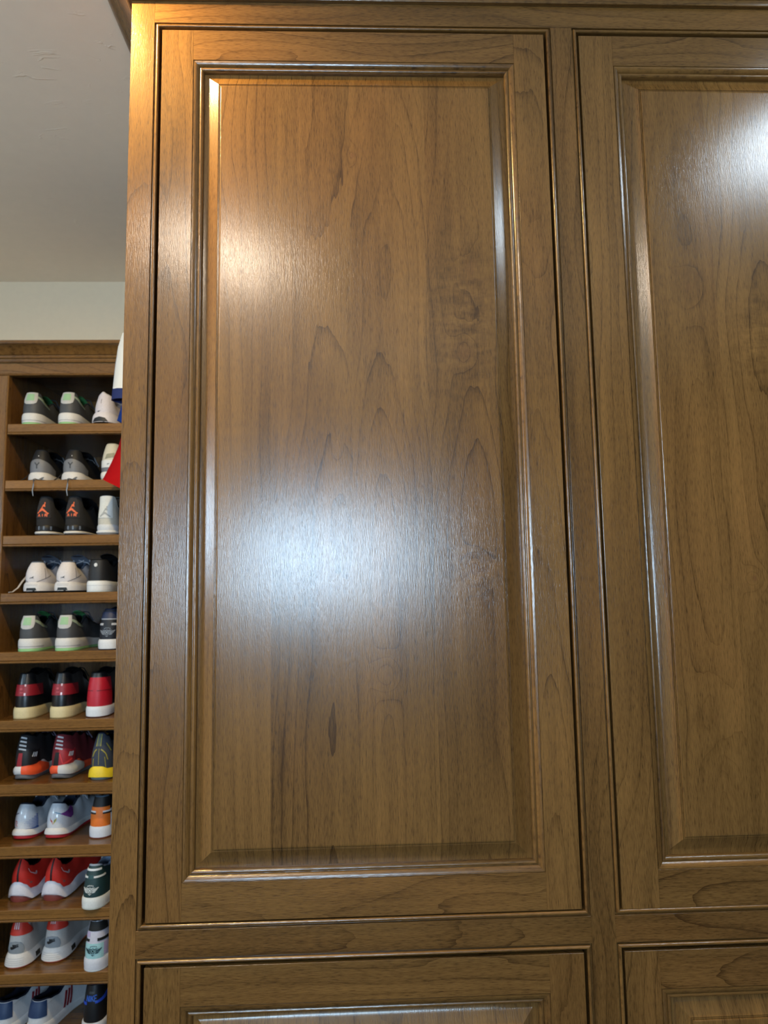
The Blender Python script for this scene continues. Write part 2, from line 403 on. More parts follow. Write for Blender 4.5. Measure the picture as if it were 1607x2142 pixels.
def panel_staves(rect, cuts, pmat, parent, specs, cx, cz):
    x0, x1, z0, z1 = rect
    v, f = [], []
    for (i, y) in PAN: v += [(x0 + i, y, z0 + i), (x1 - i, y, z0 + i), (x1 - i, y, z1 - i), (x0 + i, y, z1 - i)]
    for k in range(len(PAN) - 1):
        for j in range(4):
            a = 4 * k + j; b = 4 * k + (j + 1) % 4; f.append((a, b, b + 4, a + 4))
    n = 4 * (len(PAN) - 1); f.append((n, n + 1, n + 2, n + 3))
    edges = [x0] + cuts + [x1]
    for q in range(len(edges) - 1):
        bm = bmesh.new(); vv = [bm.verts.new(p) for p in v]
        for fc in f: bm.faces.new([vv[i] for i in fc])
        if q > 0: bmesh.ops.bisect_plane(bm, geom=bm.verts[:] + bm.edges[:] + bm.faces[:], plane_co=(edges[q], 0, 0), plane_no=(1, 0, 0), clear_inner=True)
        if q < len(edges) - 2: bmesh.ops.bisect_plane(bm, geom=bm.verts[:] + bm.edges[:] + bm.faces[:], plane_co=(edges[q + 1], 0, 0), plane_no=(1, 0, 0), clear_outer=True)
        bm.verts.index_update()
        vs2 = [p.co.copy() for p in bm.verts]; fs2 = [[p.index for p in fc.verts] for fc in bm.faces]; bm.free()
        pr = wood_props(); pr.update(specs[q] if q < len(specs) else {})
        mesh('panel_stave', vs2, fs2, pmat, parent, uvf=lambda p: (p.x - cx, p.z - cz), smooth=28, **pr)
DT = 0.020
def door(x0, x1, z0, z1, pmat, cuts, specs, sw=0.0548, rw=0.0565, tones=(0, 0, 0, 0)):
    inner = (x0 + sw, x1 - sw, z0 + rw, z1 - rw)
    cx, cz = (x0 + x1) / 2, PANCZ
    # the door itself: backing slab set into the frame grooves
    v, f = box_vf(inner[0] - 0.008, inner[1] + 0.008, 0.0176, 0.0198, inner[2] - 0.008, inner[3] + 0.008)
    d = mesh('door', v, f, WOOD, cab, uvf=lambda p: (p.x - cx, p.z), **wood_props())
    for (a, b, tn) in ((x0, inner[0], tones[0]), (inner[1], x1, tones[1])):
        wbox('door_stile', (a, b, 0, DT, z0, z1), d, 'z', 0.0004, tone=tn)
    for (a, b, tn) in ((z0, inner[2], tones[2]), (inner[3], z1, tones[3])):
        wbox('door_rail', (inner[0], inner[1], 0, DT, a, b), d, 'x', 0.0003, tone=tn)
    for side, (v, f) in loop_sides(inner, STICK).items():
        mesh('sticking_moulding', v, f, WOOD, d, uvf=uv_for(side, inner), smooth=32, **dict(wood_props(), tone=0.1))
    pr = (inner[0] + 0.0172, inner[1] - 0.0172, inner[2] + 0.0172, inner[3] - 0.0172)
    panel_staves(pr, cuts, pmat, d, specs, cx, cz)
    return d
g = 0.0135
c1 = [at(567, 900, 0).x, at(738, 900, 0).x, at(900, 800, 0).x]
st1 = [dict(pith=-0.30, tilt=0.02, tone=0.02, dep=0.0), dict(pith=-0.045, tilt=0.012, tone=0.16, dep=0.03),
       dict(pith=at(803, 900, 0).x - PANCX, tilt=0.05, tone=-0.02, dep=-0.03), dict(pith=0.19, tilt=0.025, tone=0.06, dep=-0.01)]
door(XDL, XDR, ZOB + 0.0108, ZOT - g, WOOD_P1, c1, st1, tones=(0.14, 0.02, 0.10, 0.05))
x2a, x2b = XO2L + 0.0123, XO2R - 0.0123
c2 = [at(1556, 1440, 0).x, at(1556, 1440, 0).x + 0.14, at(1556, 1440, 0).x + 0.27]
st2 = [dict(pith=at(1470, 1000, 0).x - P2CX, tilt=0.055, tone=0.06, dep=-0.02), dict(pith=-0.02, tilt=0.02, tone=0.0, dep=0.05), {}, {}]
door(x2a, x2b, ZOB + 0.0085, ZOT - 0.0150, WOOD_P2, c2, st2, sw=0.0600, rw=0.0575, tones=(0.05, 0.1, 0.12, 0.14))
door(XDL, XDR, ZLB + 0.0125, ZLT - g, WOOD, [-0.1, 0.08, 0.2], [{}, {}, {}, {}], tones=(0.12, 0.15, 0.1, 0.1))
door(x2a, x2b, ZLB + 0.0125, ZLT - g, WOOD, [0.62, 0.78, 0.9], [{}, {}, {}, {}], tones=(0.15, 0.15, 0.1, 0.12))
for (a, b, c, d_) in ((XOL, XOR_, ZOB, ZOT), (XO2L, XO2R, ZOB, ZOT), (XOL, XOR_, ZLB, ZLT), (XO2L, XO2R, ZLB, ZLT)):
    for side, (v, f) in loop_sides((a, b, c, d_), BEAD).items():
        mesh('bead_moulding', v, f, WOOD, cab, uvf=uv_for(side, (a, b, c, d_)), smooth=40, **dict(wood_props(), tone=0.12))
CR = [(0, 0), (0.007, 0.0), (0.0085, 0.003), (0.0085, 0.010), (0.013, 0.0115), (0.0145, 0.017), (0.017, 0.024), (0.022, 0.034), (0.030, 0.046), (0.040, 0.057),
      (0.052, 0.067), (0.063, 0.0735), (0.066, 0.0745), (0.066, 0.080), (0.071, 0.082), (0.0765, 0.0865), (0.0800, 0.092), (0.0815, 0.096), (0.0815, CEIL - ZFT)]
v, f = [], []
for (p, z) in CR: v += [(XCL - p, -p, ZFT + z), (XCR + p, -p, ZFT + z)]
fs = [(2 * k, 2 * k + 1, 2 * k + 3, 2 * k + 2) for k in range(len(CR) - 1)]
mesh('crown_moulding', v, fs, WOOD, cab, uvf=lambda p: (p.z + p.y, p.x), smooth=30, **dict(wood_props(), tone=0.1))
for sx, xb in ((-1, XCL), (1, XCR)):
    v = []
    for (p, z) in CR: v += [(xb + sx * p, -p, ZFT + z), (xb + sx * p, CD, ZFT + z)]
    mesh('crown_moulding', v, fs, WOOD, cab, uvf=lambda p: (p.z + p.x, p.y), smooth=30, **dict(wood_props(), tone=0.1))

# ------------------------------------------------------------------ shoe shelving
YS = 0.9365                                   # front plane of the shelving
zs_px = [885.5, 1003.5, 1119, 1239, 1362, 1505, 1638.5, 1768.5, 1901, 2035]
SHELF = [at(130, p, YS).z for p in zs_px]; SHELF.append(SHELF[-1] - 0.168)
SX0, SX1 = at(19, 795, YS).x, -0.455
ztop = at(130, 785, YS).z; zfr = at(130, 759, YS).z; zcr = at(130, 711, YS - 0.05).z
sh = empty('shoe_shelving', ((SX0 + SX1) / 2, (YS + YBACK) / 2, 0), 'tall built-in brown wooden shoe shelving with many open shelves and crown', 'shelving')
SY1 = YBACK - 0.004
wbox('side_panel', (SX0 - 0.02, SX0 - 0.001, YS + 0.02, SY1, 0, zfr), sh)
wbox('side_panel', (SX1 + 0.001, SX1 + 0.02, YS + 0.02, SY1, 0, zfr), sh)
wbox('back_panel', (SX0 - 0.001, SX1 + 0.001, SY1 - 0.010, SY1, 0, zfr), sh)
wbox('top_panel', (SX0 - 0.02, SX1 + 0.02, YS + 0.02, SY1, zfr, zfr + 0.02), sh, 'x')
wbox('face_stile', (SX0 - 0.058, SX0 - 0.005, YS, YS + 0.02, 0, ztop), sh, 'z', 0.0008, tone=0.1)
wbox('face_stile', (SX1 + 0.005, SX1 + 0.058, YS, YS + 0.02, 0, ztop), sh, 'z', 0.0008)
wbox('face_bead', (SX0 - 0.005, SX0, YS - 0.002, YS + 0.02, 0, ztop), sh, 'z', 0.002, tone=-0.1)
wbox('face_bead', (SX1, SX1 + 0.005, YS - 0.002, YS + 0.02, 0, ztop), sh, 'z', 0.002)
wbox('frieze_rail', (SX0 - 0.058, SX1 + 0.058, YS, YS + 0.02, ztop + 0.005, zfr + 0.02), sh, 'x', 0.0008, tone=0.1)
wbox('face_bead', (SX0 - 0.058, SX1 + 0.058, YS - 0.002, YS + 0.02, ztop, ztop + 0.005), sh, 'x', 0.002, tone=0.0)
hC = zcr - zfr
SC_ = [(0, 0), (0.006, 0.0), (0.009, 0.10), (0.009, 0.18), (0.013, 0.20), (0.016, 0.30), (0.016, 0.34), (0.020, 0.36), (0.024, 0.45), (0.031, 0.60), (0.040, 0.74), (0.046, 0.80), (0.049, 0.82), (0.050, 0.88), (0.050, 1.0)]
v = []
for (p, z) in SC_: v += [(SX0 - 0.058 - p, YS - p, zfr + z * hC), (SX1 + 0.058 + p, YS - p, zfr + z * hC)]
v += [(SX0 - 0.058, YS + 0.02, zfr + hC), (SX1 + 0.058, YS + 0.02, zfr + hC)]
mesh('crown_moulding', v, [(2 * k, 2 * k + 1, 2 * k + 3, 2 * k + 2) for k in range(len(SC_))], WOOD, sh, uvf=lambda p: (p.z + p.y, p.x), smooth=30, **dict(wood_props(), tone=0.1))
wbox('crown_top', (SX0 - 0.058, SX1 + 0.058, YS + 0.02, SY1, zfr + hC - 0.012, zfr + hC), sh, 'x')
for i, z in enumerate(SHELF):
    s_ = wbox('shelf', (SX0 + 0.0005, SX1 - 0.0005, YS + 0.018, SY1 - 0.011, z - 0.019, z - 0.0005), sh, 'x', tone=0.15)
    v, f = box_vf(SX0 + 0.001, SX1 - 0.001, YS, YS + 0.018, z - 0.0255, z - 0.0005, e=0.0015)
    pr = wood_props(); pr['tone'] = random.uniform(-0.18, 0.02)
    mesh('shelf_edge', v, f, WOOD, s_, uvf=lambda p: (p.z + p.y, p.x), **pr)
    v, f = box_vf(SX0 + 0.001, SX1 - 0.001, YS - 0.0015, YS + 0.016, z - 0.0325, z - 0.0262, e=0.002)
    mesh('edge_bead', v, f, WOOD, s_, uvf=lambda p: (p.z + p.y, p.x), **wood_props())
wbox('toe_kick', (SX0, SX1, YS + 0.03, YS + 0.05, 0, SHELF[-1] - 0.2), sh, 'x')

# ------------------------------------------------------------------ shoes
def interp(tab, y):
    if y <= tab[0][0]: return tab[0][1]
    for (a, p), (b, q) in zip(tab, tab[1:]):
        if y <= b:
            t = (y - a) / (b - a); t = t * t * (3 - 2 * t); return p + (q - p) * t
    return tab[-1][1]
HALF = [(0, 0), (0.010, 0.0012), (0.0195, 0.0052), (0.0270, 0.0125), (0.0318, 0.0230), (0.0340, 0.0360), (0.0345, 0.060), (0.0340, 0.095), (0.0355, 0.130),
        (0.0415, 0.165), (0.0465, 0.200), (0.0455, 0.230), (0.0375, 0.260), (0.0240, 0.279), (0.0100, 0.2865), (0, 0.288)]
def _cr(p0, p1, p2, p3, t):
    return tuple(0.5 * (2 * b + (c - a) * t + (2 * a - 5 * b + 4 * c - d) * t * t + (3 * b - a - 3 * c + d) * t ** 3) for a, b, c, d in zip(p0, p1, p2, p3))
_pts = [(-HALF[1][0], HALF[1][1])] + HALF + [(-HALF[-2][0], HALF[-2][1])]
_poly = []
for i in range(1, len(_pts) - 2):
    for k in range(8): _poly.append(_cr(_pts[i - 1], _pts[i], _pts[i + 1], _pts[i + 2], k / 8))
_poly.append(HALF[-1])
_arc = [0.0]
for a, b in zip(_poly, _poly[1:]): _arc.append(_arc[-1] + math.hypot(a[0] - b[0], a[1] - b[1]))
SMAX = _arc[-1]
import bisect
def outline(s):
    q = min(abs(s), SMAX - 1e-6); i = max(1, bisect.bisect_right(_arc, q)); i = min(i, len(_arc) - 1)
    t = (q - _arc[i - 1]) / (_arc[i] - _arc[i - 1])
    x = _poly[i - 1][0] + (_poly[i][0] - _poly[i - 1][0]) * t; y = _poly[i - 1][1] + (_poly[i][1] - _poly[i - 1][1]) * t
    return (x if s >= 0 else -x), y
def onormal(s):
    e = 0.0015; a = outline(s - e); b = outline(s + e)
    if abs(s) > SMAX - 0.004: return Vector((0, 1, 0))
    d = Vector((b[0] - a[0], b[1] - a[1], 0)); n = Vector((d.y, -d.x, 0))
    return n.normalized()

def fore(y): return 1 - 0.75 * max(0.0, min(1.0, (y - 0.07) / 0.07))
class Shoe:
    """one shoe with its heel at the local origin and its toe towards +y"""
    def __init__(self, sole, top, width=0.87, inset=0.20, bulge=0.05, flare=0.0, spring=0.016, heelspring=0.0, peak=None):
        self.sole = sole; self.top = top; self.w = width; self.i0 = inset; self.bu = bulge; self.fl = flare; self.sp = spring; self.hs = heelspring; self.peak = peak
    def lift(self, y):
        z = 0.0
        if y > 0.20: z += self.sp * ((y - 0.20) / 0.088) ** 2
        if y < 0.03: z += self.hs * ((0.03 - y) / 0.03) ** 2
        return z
    def ztop(self, i, y): return interp(self.sole[i]['t'], y) + self.lift(y)
    def O(self, s):
        x, y = outline(s); return Vector((x * self.w, y, 0))
    def sole_pt(self, s, z, off=0.0, i=None):
        """point of the sole wall at height z (metres)"""
        x, y = outline(s)
        lay = self.sole[-1]; lo = 0.0
        for k, L_ in enumerate(self.sole):
            hi = interp(L_['t'], y)
            if z <= hi or k == len(self.sole) - 1: lay = L_; break
            lo = hi
        hi = max(interp(lay['t'], y), lo + 1e-4); t = max(0, min(1, (z - lo) / (hi - lo)))
        o = (lay.get('fl', 0.002) + lay.get('bu', 0.0015) * math.sin(math.pi * t) + lay.get('fb', 0.0) * (1 - t)) * fore(y) + off
        p = self.O(s) + onormal(s) * o
        p.z = z + self.lift(y); return p
    def up(self, s, h, off=0.0):
        """point of the upper h metres above the sole edge"""
        def base(s, h):
            x, y = outline(s); o = self.O(s)
            Hh = interp(self.top, y)
            if self.peak and abs(s) < self.peak[0]: Hh += self.peak[1] * math.cos(math.pi / 2 * s / self.peak[0]) ** 2
            t = max(0.0, min(1.0, h / Hh)); b = max(0.0, min(1.0, (y - 0.115) / 0.035)); b = b * b * (3 - 2 * b)
            c = Vector((0, max(0.045, min(0.235, y)), 0))
            ia = self.i0 * t * t - self.bu * math.sin(math.pi * t) - self.fl * max(0.0, (t - 0.55) / 0.45) ** 2
            ph = t * math.pi / 2; ib = 1 - max(0.0, math.cos(ph)) ** 0.85
            ra, rb = t, math.sin(ph) ** 0.9
            ins = ia * (1 - b) + ib * b; ri = ra * (1 - b) + rb * b
            p = o + (c - o) * ins; p.z = self.ztop(-1, y) - 0.002 + Hh * ri
            return p
        p = base(s, h)
        if off == 0: return p
        e = 0.002
        hs = h - e if h > e else h
        du = base(s + e, h) - base(s - e, h); dv = base(s, hs + e) - base(s, hs)
        n = du.cross(dv)
        if n.length < 1e-9: n = Vector((0, 0, 1))
        n.normalize()
        return p + n * off

def strip(rows, closed=False):
    v, f = [], []; n = len(rows[0])
    for r in rows: v += r
    for j in range(len(rows) - 1):
        for k in range(n if closed else n - 1):
            a = j * n + k; b = j * n + (k + 1) % n; f.append((a, b, b + n, a + n))
    return v, f
def s_samples(n=44):
    out = []
    for k in range(-n, n + 1):
        q = k / n; out.append(math.copysign(abs(q) ** 1.35, q) * SMAX * 0.999)
    return out
SS = s_samples()
def wrap(fn, poly, off):
    """a flat outline (metres along, metres up) laid over a surface as a thin piece with a rim"""
    bm = bmesh.new()
    fc = bm.faces.new([bm.verts.new((p[0], p[1], 0)) for p in poly])
    bmesh.ops.triangulate(bm, faces=[fc], ngon_method='EAR_CLIP')
    xs = [p[0] for p in poly]; ys = [p[1] for p in poly]
    for ax, lo, hi, st in ((0, min(xs), max(xs), 0.005), (1, min(ys), max(ys), 0.010)):
        n = int((hi - lo) / st)
        for k in range(1, n + 1):
            co = [0, 0, 0]; co[ax] = lo + (hi - lo) * k / (n + 1); no = [0, 0, 0]; no[ax] = 1
            bmesh.ops.bisect_plane(bm, geom=bm.verts[:] + bm.edges[:] + bm.faces[:], plane_co=co, plane_no=no)
    bm.verts.index_update()
    v = [fn(p.co.x, p.co.y, off) for p in bm.verts]; f = [[q.index for q in x.verts] for x in bm.faces]
    m = {}
    for e in bm.edges:
        if len(e.link_faces) == 1:
            ids = []
            for p in e.verts:
                if p.index not in m: m[p.index] = len(v); v.append(fn(p.co.x, p.co.y, -0.0006))
                ids.append(p.index)
            f.append((ids[0], ids[1], m[ids[1]], m[ids[0]]))
    bm.free()
    return v, f
def mmp(*pts): return [(a / 1000, b / 1000) for a, b in pts]
def rect(a, b, c, d): return mmp((a, c), (b, c), (b, d), (a, d))
def ell(cx, cy, rx, ry, n=16): return mmp(*[(cx + rx * math.cos(2 * math.pi * k / n), cy + ry * math.sin(2 * math.pi * k / n)) for k in range(n)])
def band(fn_lo, fn_hi, a, b, n=12):
    xs = [a + (b - a) * k / n for k in range(n + 1)]
    return mmp(*[(x, fn_lo(x)) for x in xs], *[(x, fn_hi(x)) for x in reversed(xs)])
def stroke(x0, y0, x1, y1, w):
    dx, dy = x1 - x0, y1 - y0; L_ = math.hypot(dx, dy) or 1; nx, ny = -dy / L_ * w / 2, dx / L_ * w / 2
    return mmp((x0 - nx, y0 - ny), (x1 - nx, y1 - ny), (x1 + nx, y1 + ny), (x0 + nx, y0 + ny))
def tube_vf(pts, r, n=6, r2=None):
    pts = [Vector(p) for p in pts]; rows = []
    for i, p in enumerate(pts):
        d = (pts[min(i + 1, len(pts) - 1)] - pts[max(i - 1, 0)]).normalized()
        a = d.cross(Vector((0.13, 0.2, 1))).normalized(); b = d.cross(a)
        rows.append([p + a * (r * math.cos(2 * math.pi * k / n)) + b * ((r2 or r) * math.sin(2 * math.pi * k / n)) for k in range(n)])
    v, f = strip(rows, True)
    f += [tuple(range(n)), tuple(range(len(v) - n, len(v)))]
    return v, f

def build_shoe(name, sp):
    """sp: shape=Shoe, upper, lining, tongue, laces colours; marks=[(part, colour, outline, where[, offset, roughness])]"""
    S = sp['shape']
    root = empty(name, (0, 0, 0))
    add = lambda nm, vf, mt, sm=40: mesh(nm, vf[0], vf[1], mt, root, local=True, smooth=sm)
    # soles, lowest layer first
    for i, L_ in enumerate(S.sole):
        rows = []
        for k in range(6):
            t = k / 5
            r = []
            for s in SS:
                y = outline(s)[1]
                lo = 0.0 if i == 0 else interp(S.sole[i - 1]['t'], y)
                hi = interp(L_['t'], y)
                o = L_.get('fl', 0.002) + L_.get('bu', 0.0015) * math.sin(math.pi * t) + L_.get('fb', 0.0) * (1 - t)
                o *= fore(y)
                if k == 5: o -= 0.0015
                p = S.O(s) + onormal(s) * o; p.z = lo + (hi - lo) * t + S.lift(y); r.append(p)
            rows.append(r)
        v, f = strip(rows)
        n = len(SS); h = n // 2
        for base in (0, 5 * n):
            for k in range(h): 
                a, b = base + h - k, base + h + k
                if k == 0: f.append((base + h, base + h + 1, base + h - 1))
                elif k < h: f.append((a, b, b + 1, a - 1))
        f += [(j * n, (j + 1) * n, (j + 1) * n + n - 1, j * n + n - 1) for j in range(5)]
        add(L_['name'], (v, f), fab(L_['c'], L_.get('r', 0.55), 'rubber'), 50)
    # upper
    T = [0, 0.08, 0.2, 0.34, 0.48, 0.62, 0.76, 0.88, 0.96, 1.0]
    def Hs(s):
        x, y = outline(s); q = interp(S.top, y)
        if S.peak and abs(s) < S.peak[0]: q += S.peak[1] * math.cos(math.pi / 2 * s / S.peak[0]) ** 2
        return q
    rows = [[S.up(s, t * Hs(s)) for s in SS] for t in T]
    add('upper', strip(rows), fab(sp['upper'], sp.get('rough', 0.6)), 60)
    # padded lining: over the collar edge and down to the insole
    ins = [s for s in SS if outline(s)[1] < 0.140]
    rows = []
    for (inn, dz) in ((0.0, -0.0004), (0.0015, 0.0028), (0.0045, 0.0034), (0.0075, 0.0008), (0.0085, -0.008), (0.0070, -0.022)):
        r = []
        for s in ins:
            p = S.up(s, Hs(s)); y = outline(s)[1]; c = Vector((0, max(0.045, y), p.z)); d = (c - p); d.z = 0
            q = p + d.normalized() * min(inn, d.length * 0.8); q.z += dz; r.append(q)
        rows.append(r)
    r = []
    for s in ins:
        p = S.up(s, 0.012); c = Vector((0, max(0.045, outline(s)[1]), p.z)); d = c - p; r.append(p + d.normalized() * 0.008)
    rows.append(r)
    v, f = strip(rows); n = len(ins); b0 = 6 * n; h = n // 2
    for k in range(h):
        if k == 0: f.append((b0 + h, b0 + h + 1, b0 + h - 1))
        else: f.append((b0 + h - k, b0 + h + k, b0 + h + k + 1, b0 + h - k - 1))
    add('collar_lining', (v, f), fab(sp['lining'], 0.8, 'knit'), 60)
    # tongue: a padded flap rising out of the throat
    zt = S.ztop(-1, 0.13) + interp(S.top, 0.135); th = sp.get('tongue_h', 0.022); tw = sp.get('tongue_w', 0.024)
    rows = []
    for k in range(7):
        t = k / 6; yy = 0.165 - 0.062 * t - 0.012 * t * t; zz = zt - 0.018 + (th + 0.018) * t + 0.006 * math.sin(math.pi * t)
        w_ = tw * (0.8 + 0.3 * t) * (1.0 if k < 6 else 0.8); r = []
        for a in range(12):
            an = 2 * math.pi * a / 12; x = w_ * math.cos(an); q = 0.0035 * math.sin(an)
            r.append(Vector((x, yy + q + 0.25 * x * x / tw, zz + q * 0.5 - 0.30 * x * x / tw)))
        rows.append(r)
    v, f = strip(rows, True); f += [tuple(range(12)), tuple(range(len(v) - 12, len(v)))]
    add('tongue', (v, f), fab(sp['tongue'], 0.75, 'knit'), 50)
    # laces: bars across the throat
    V, Fc = [], []
    for k in range(5):
        y = 0.132 + 0.016 * k; z = S.ztop(-1, y) + interp(S.top, y) + 0.004 - 0.0015 * k; hw = 0.023 - 0.001 * k
        pts = [(-hw, y + 0.003, z - 0.012), (-hw * 0.7, y, z - 0.003), (0, y - 0.002, z + 0.001), (hw * 0.7, y, z - 0.003), (hw, y + 0.003, z - 0.012)]
        v, f = tube_vf(pts, 0.0032, 6, 0.0016); o = len(V); V += v; Fc += [tuple(i + o for i in q) for q in f]
    for sg in (-1, 1):
        y = 0.128; z = S.ztop(-1, y) + interp(S.top, y) + 0.006
        v, f = tube_vf([(0, y, z), (sg * 0.012, y - 0.006, z + 0.007), (sg * 0.024, y - 0.004, z + 0.004), (sg * 0.028, y + 0.004, z - 0.010), (sg * 0.033, y + 0.012, z - 0.022)], 0.0028, 6, 0.0015)
        o = len(V); V += v; Fc += [tuple(i + o for i in q) for q in f]
    add('laces', (V, Fc), fab(sp['laces'], 0.8, 'knit'), 60)
    # overlays, emblems, stripes
    for mk in sp.get('marks', ()):
        nm, c, polys, where = mk[:4]; off = mk[4] if len(mk) > 4 else 0.0012; rg = mk[5] if len(mk) > 5 else 0.55
        if polys and isinstance(polys[0], tuple): polys = [polys]
        fn = S.up if where == 'u' else S.sole_pt
        single = len(polys) <= 6 and not any(k in nm for k in ('emblem', 'lettering', 'script', 'mark', 'print', 'print', 'pattern', 'chevron'))
        V, Fc = [], []
        for P in polys:
            v, f = wrap(fn, P, off)
            if single: add(nm, (v, f), fab(c, rg), 40); continue
            o = len(V); V += v; Fc += [tuple(i + o for i in q) for q in f]
        if not single: add(nm, (V, Fc), fab(c, rg), 40)
    for ex in sp.get('extra', ()):
        nm, c, pts, r, r2 = ex; add(nm, tube_vf(pts, r, 6, r2), fab(c, 0.8, 'knit'), 60)
    return root
def copy_shoe(root):
    r = root.copy(); COL.objects.link(r)
    for ch in list(root.children):
        c = ch.copy(); COL.objects.link(c); c.parent = r
    return r

# ---- emblems (outlines in millimetres, centred, scaled and shifted onto a heel)
def place(polys, cx, cy, k=1.0):
    return [[((x * 1000 * k + cx) / 1000, (y * 1000 * k + cy) / 1000) for x, y in p] for p in polys]
LEAPER = [mmp((-1.5, -1), (1.2, -2.2), (4.0, -4.5), (8.0, -8.0), (10.2, -9.0), (9.6, -10.4), (7.0, -9.6), (2.5, -6.8), (-0.5, -5.0), (-4.5, -6.8), (-8.5, -9.8), (-10.0, -9.4), (-9.4, -8.2), (-6.0, -4.8), (-3.4, -1.5),
              (-1.8, 1.5), (-0.6, 4.0), (0.5, 5.2), (1.6, 4.6), (2.2, 6.0), (1.6, 7.4), (2.4, 8.6), (3.6, 8.2), (3.9, 6.8), (3.1, 5.6), (3.4, 3.4), (4.2, 0.6), (2.2, 0.8), (1.2, 2.0))]
def ring(cx, cy, ro, ri, n=14):
    out = []
    for k in range(n):
        a, b = 2 * math.pi * k / n, 2 * math.pi * (k + 1) / n
        out.append(mmp((cx + ri * math.cos(a), cy + ri * math.sin(a)), (cx + ro * math.cos(a), cy + ro * math.sin(a)), (cx + ro * math.cos(b), cy + ro * math.sin(b)), (cx + ri * math.cos(b), cy + ri * math.sin(b))))
    return out
def wings():
    """ball between two spread wings"""
    out = ring(0, 0, 5.0, 3.8, 12) + [ell(0, 0, 2.2, 2.2, 8)]
    out += [stroke(-2.6, 2.6, 2.6, -2.6, 0.8), stroke(-2.6, -2.6, 2.6, 2.6, 0.8)]
    for sg in (-1, 1):
        f = lambda *p: mmp(*[(sg * a, b) for a, b in p])
        out += [f((5.4, 1.6), (18.0, 4.4), (16.5, 2.4), (5.8, 0.0)), f((5.8, -0.8), (15.6, 1.6), (13.6, -0.6), (5.6, -2.4)), f((5.2, -3.2), (12.6, -1.6), (10.0, -4.0), (4.4, -4.8)), f((4.0, 4.4), (11.0, 4.6), (5.2, 2.4))]
    for k in range(5): out.append(stroke(-6 + 3 * k, 6.4 + (0.9 if k in (1, 2, 3) else 0), -5 + 3 * k, 8.2 + (0.9 if k in (1, 2, 3) else 0), 1.3))
    out.append(mmp((-4.0, -5.8), (0, -6.8), (4.0, -5.8), (0, -8.6)))
    return out
def letters(txt, w=5.0, h=7.0, st=1.3, gap=2.0):
    G = {'N': [(0, 0, 0, 1), (0, 1, 1, 0), (1, 0, 1, 1)], 'I': [(0.5, 0, 0.5, 1)], 'K': [(0, 0, 0, 1), (0, 0.45, 1, 1), (0.25, 0.6, 1, 0)],
         'E': [(0, 0, 0, 1), (0, 0, 1, 0), (0, 0.5, 0.8, 0.5), (0, 1, 1, 1)], 'A': [(0, 0, 0.5, 1), (0.5, 1, 1, 0), (0.2, 0.4, 0.8, 0.4)], 'R': [(0, 0, 0, 1), (0, 1, 1, 0.95), (1, 0.95, 1, 0.55), (1, 0.55, 0, 0.5), (0.3, 0.5, 1, 0)]}
    out = []; x = 0
    for ch in txt:
        cw = w * (0.45 if ch == 'I' else 1)
        for (a, b, c, d) in G[ch]: out.append(stroke(x + a * cw, b * h, x + c * cw, d * h, st))
        x += cw + gap
    tot = x - gap
    return [[(p[0] - tot / 2000, p[1] - h / 2000) for p in q] for q in out]
def tick(cx, cy, L_=30.0, k=1.0, flip=1):
    """long curved check mark, thin tail to the right"""
    pts = [(-0.42, 0.10), (-0.46, -0.04), (-0.36, -0.16), (-0.18, -0.15), (0.10, -0.02), (0.54, 0.20), (0.10, 0.06), (-0.16, -0.01), (-0.30, 0.0), (-0.36, 0.08)]
    return mmp(*[(cx + flip * a * L_, cy + b * L_ * k) for a, b in pts])
COURT = lambda c1, c2, h=0.036, o=0.008: [dict(name='outsole', c=c1, t=[(0, o), (0.3, o * 0.8)], fl=0.003, bu=0.0005), dict(name='midsole', c=c2, t=[(0, h), (0.08, h * 0.92), (0.2, h * 0.75), (0.288, h * 0.72)], fl=0.003, bu=0.001)]
LOWTOP = lambda k=1.0: [(0, 0.066 * k), (0.018, 0.065 * k), (0.045, 0.047 * k), (0.075, 0.040 * k), (0.11, 0.058 * k), (0.14, 0.066 * k), (0.19, 0.052), (0.24, 0.040), (0.288, 0.026)]
SPECS = {}
G1 = (196, 196, 196); DG = (74, 76, 80)
SPECS['grey_green'] = dict(shape=Shoe(COURT((150, 205, 140), (226, 224, 222)), LOWTOP(1.02), inset=0.24), upper=DG, lining=(40, 42, 46), tongue=(90, 180, 110), laces=(60, 62, 66), tongue_h=0.014, tongue_w=0.014,
    marks=[('heel_tab', G1, mmp((-25, 66.5), (-24, 45), (-20, 34), (-12, 29.5), (0, 28.5), (12, 29.5), (20, 34), (24, 45), (25, 66.5)), 'u', 0.0022),
           ('heel_emblem', (158, 200, 158), [rect(-13, 13, 40, 61)], 'u', 0.0030),
           ('collar_trim', (158, 176, 156), [band(lambda x: interp([(22, 50), (60, 36), (95, 32)], x), lambda x: interp([(22, 56), (60, 41), (95, 36)], x), 22, 95), band(lambda x: interp([(22, 50), (60, 36), (95, 32)], -x), lambda x: interp([(22, 56), (60, 41), (95, 36)], -x), -95, -22)], 'u', 0.0016),
           ('sole_line', (150, 150, 152), [rect(-60, 60, 13, 14.4)], 's', 0.0006)])
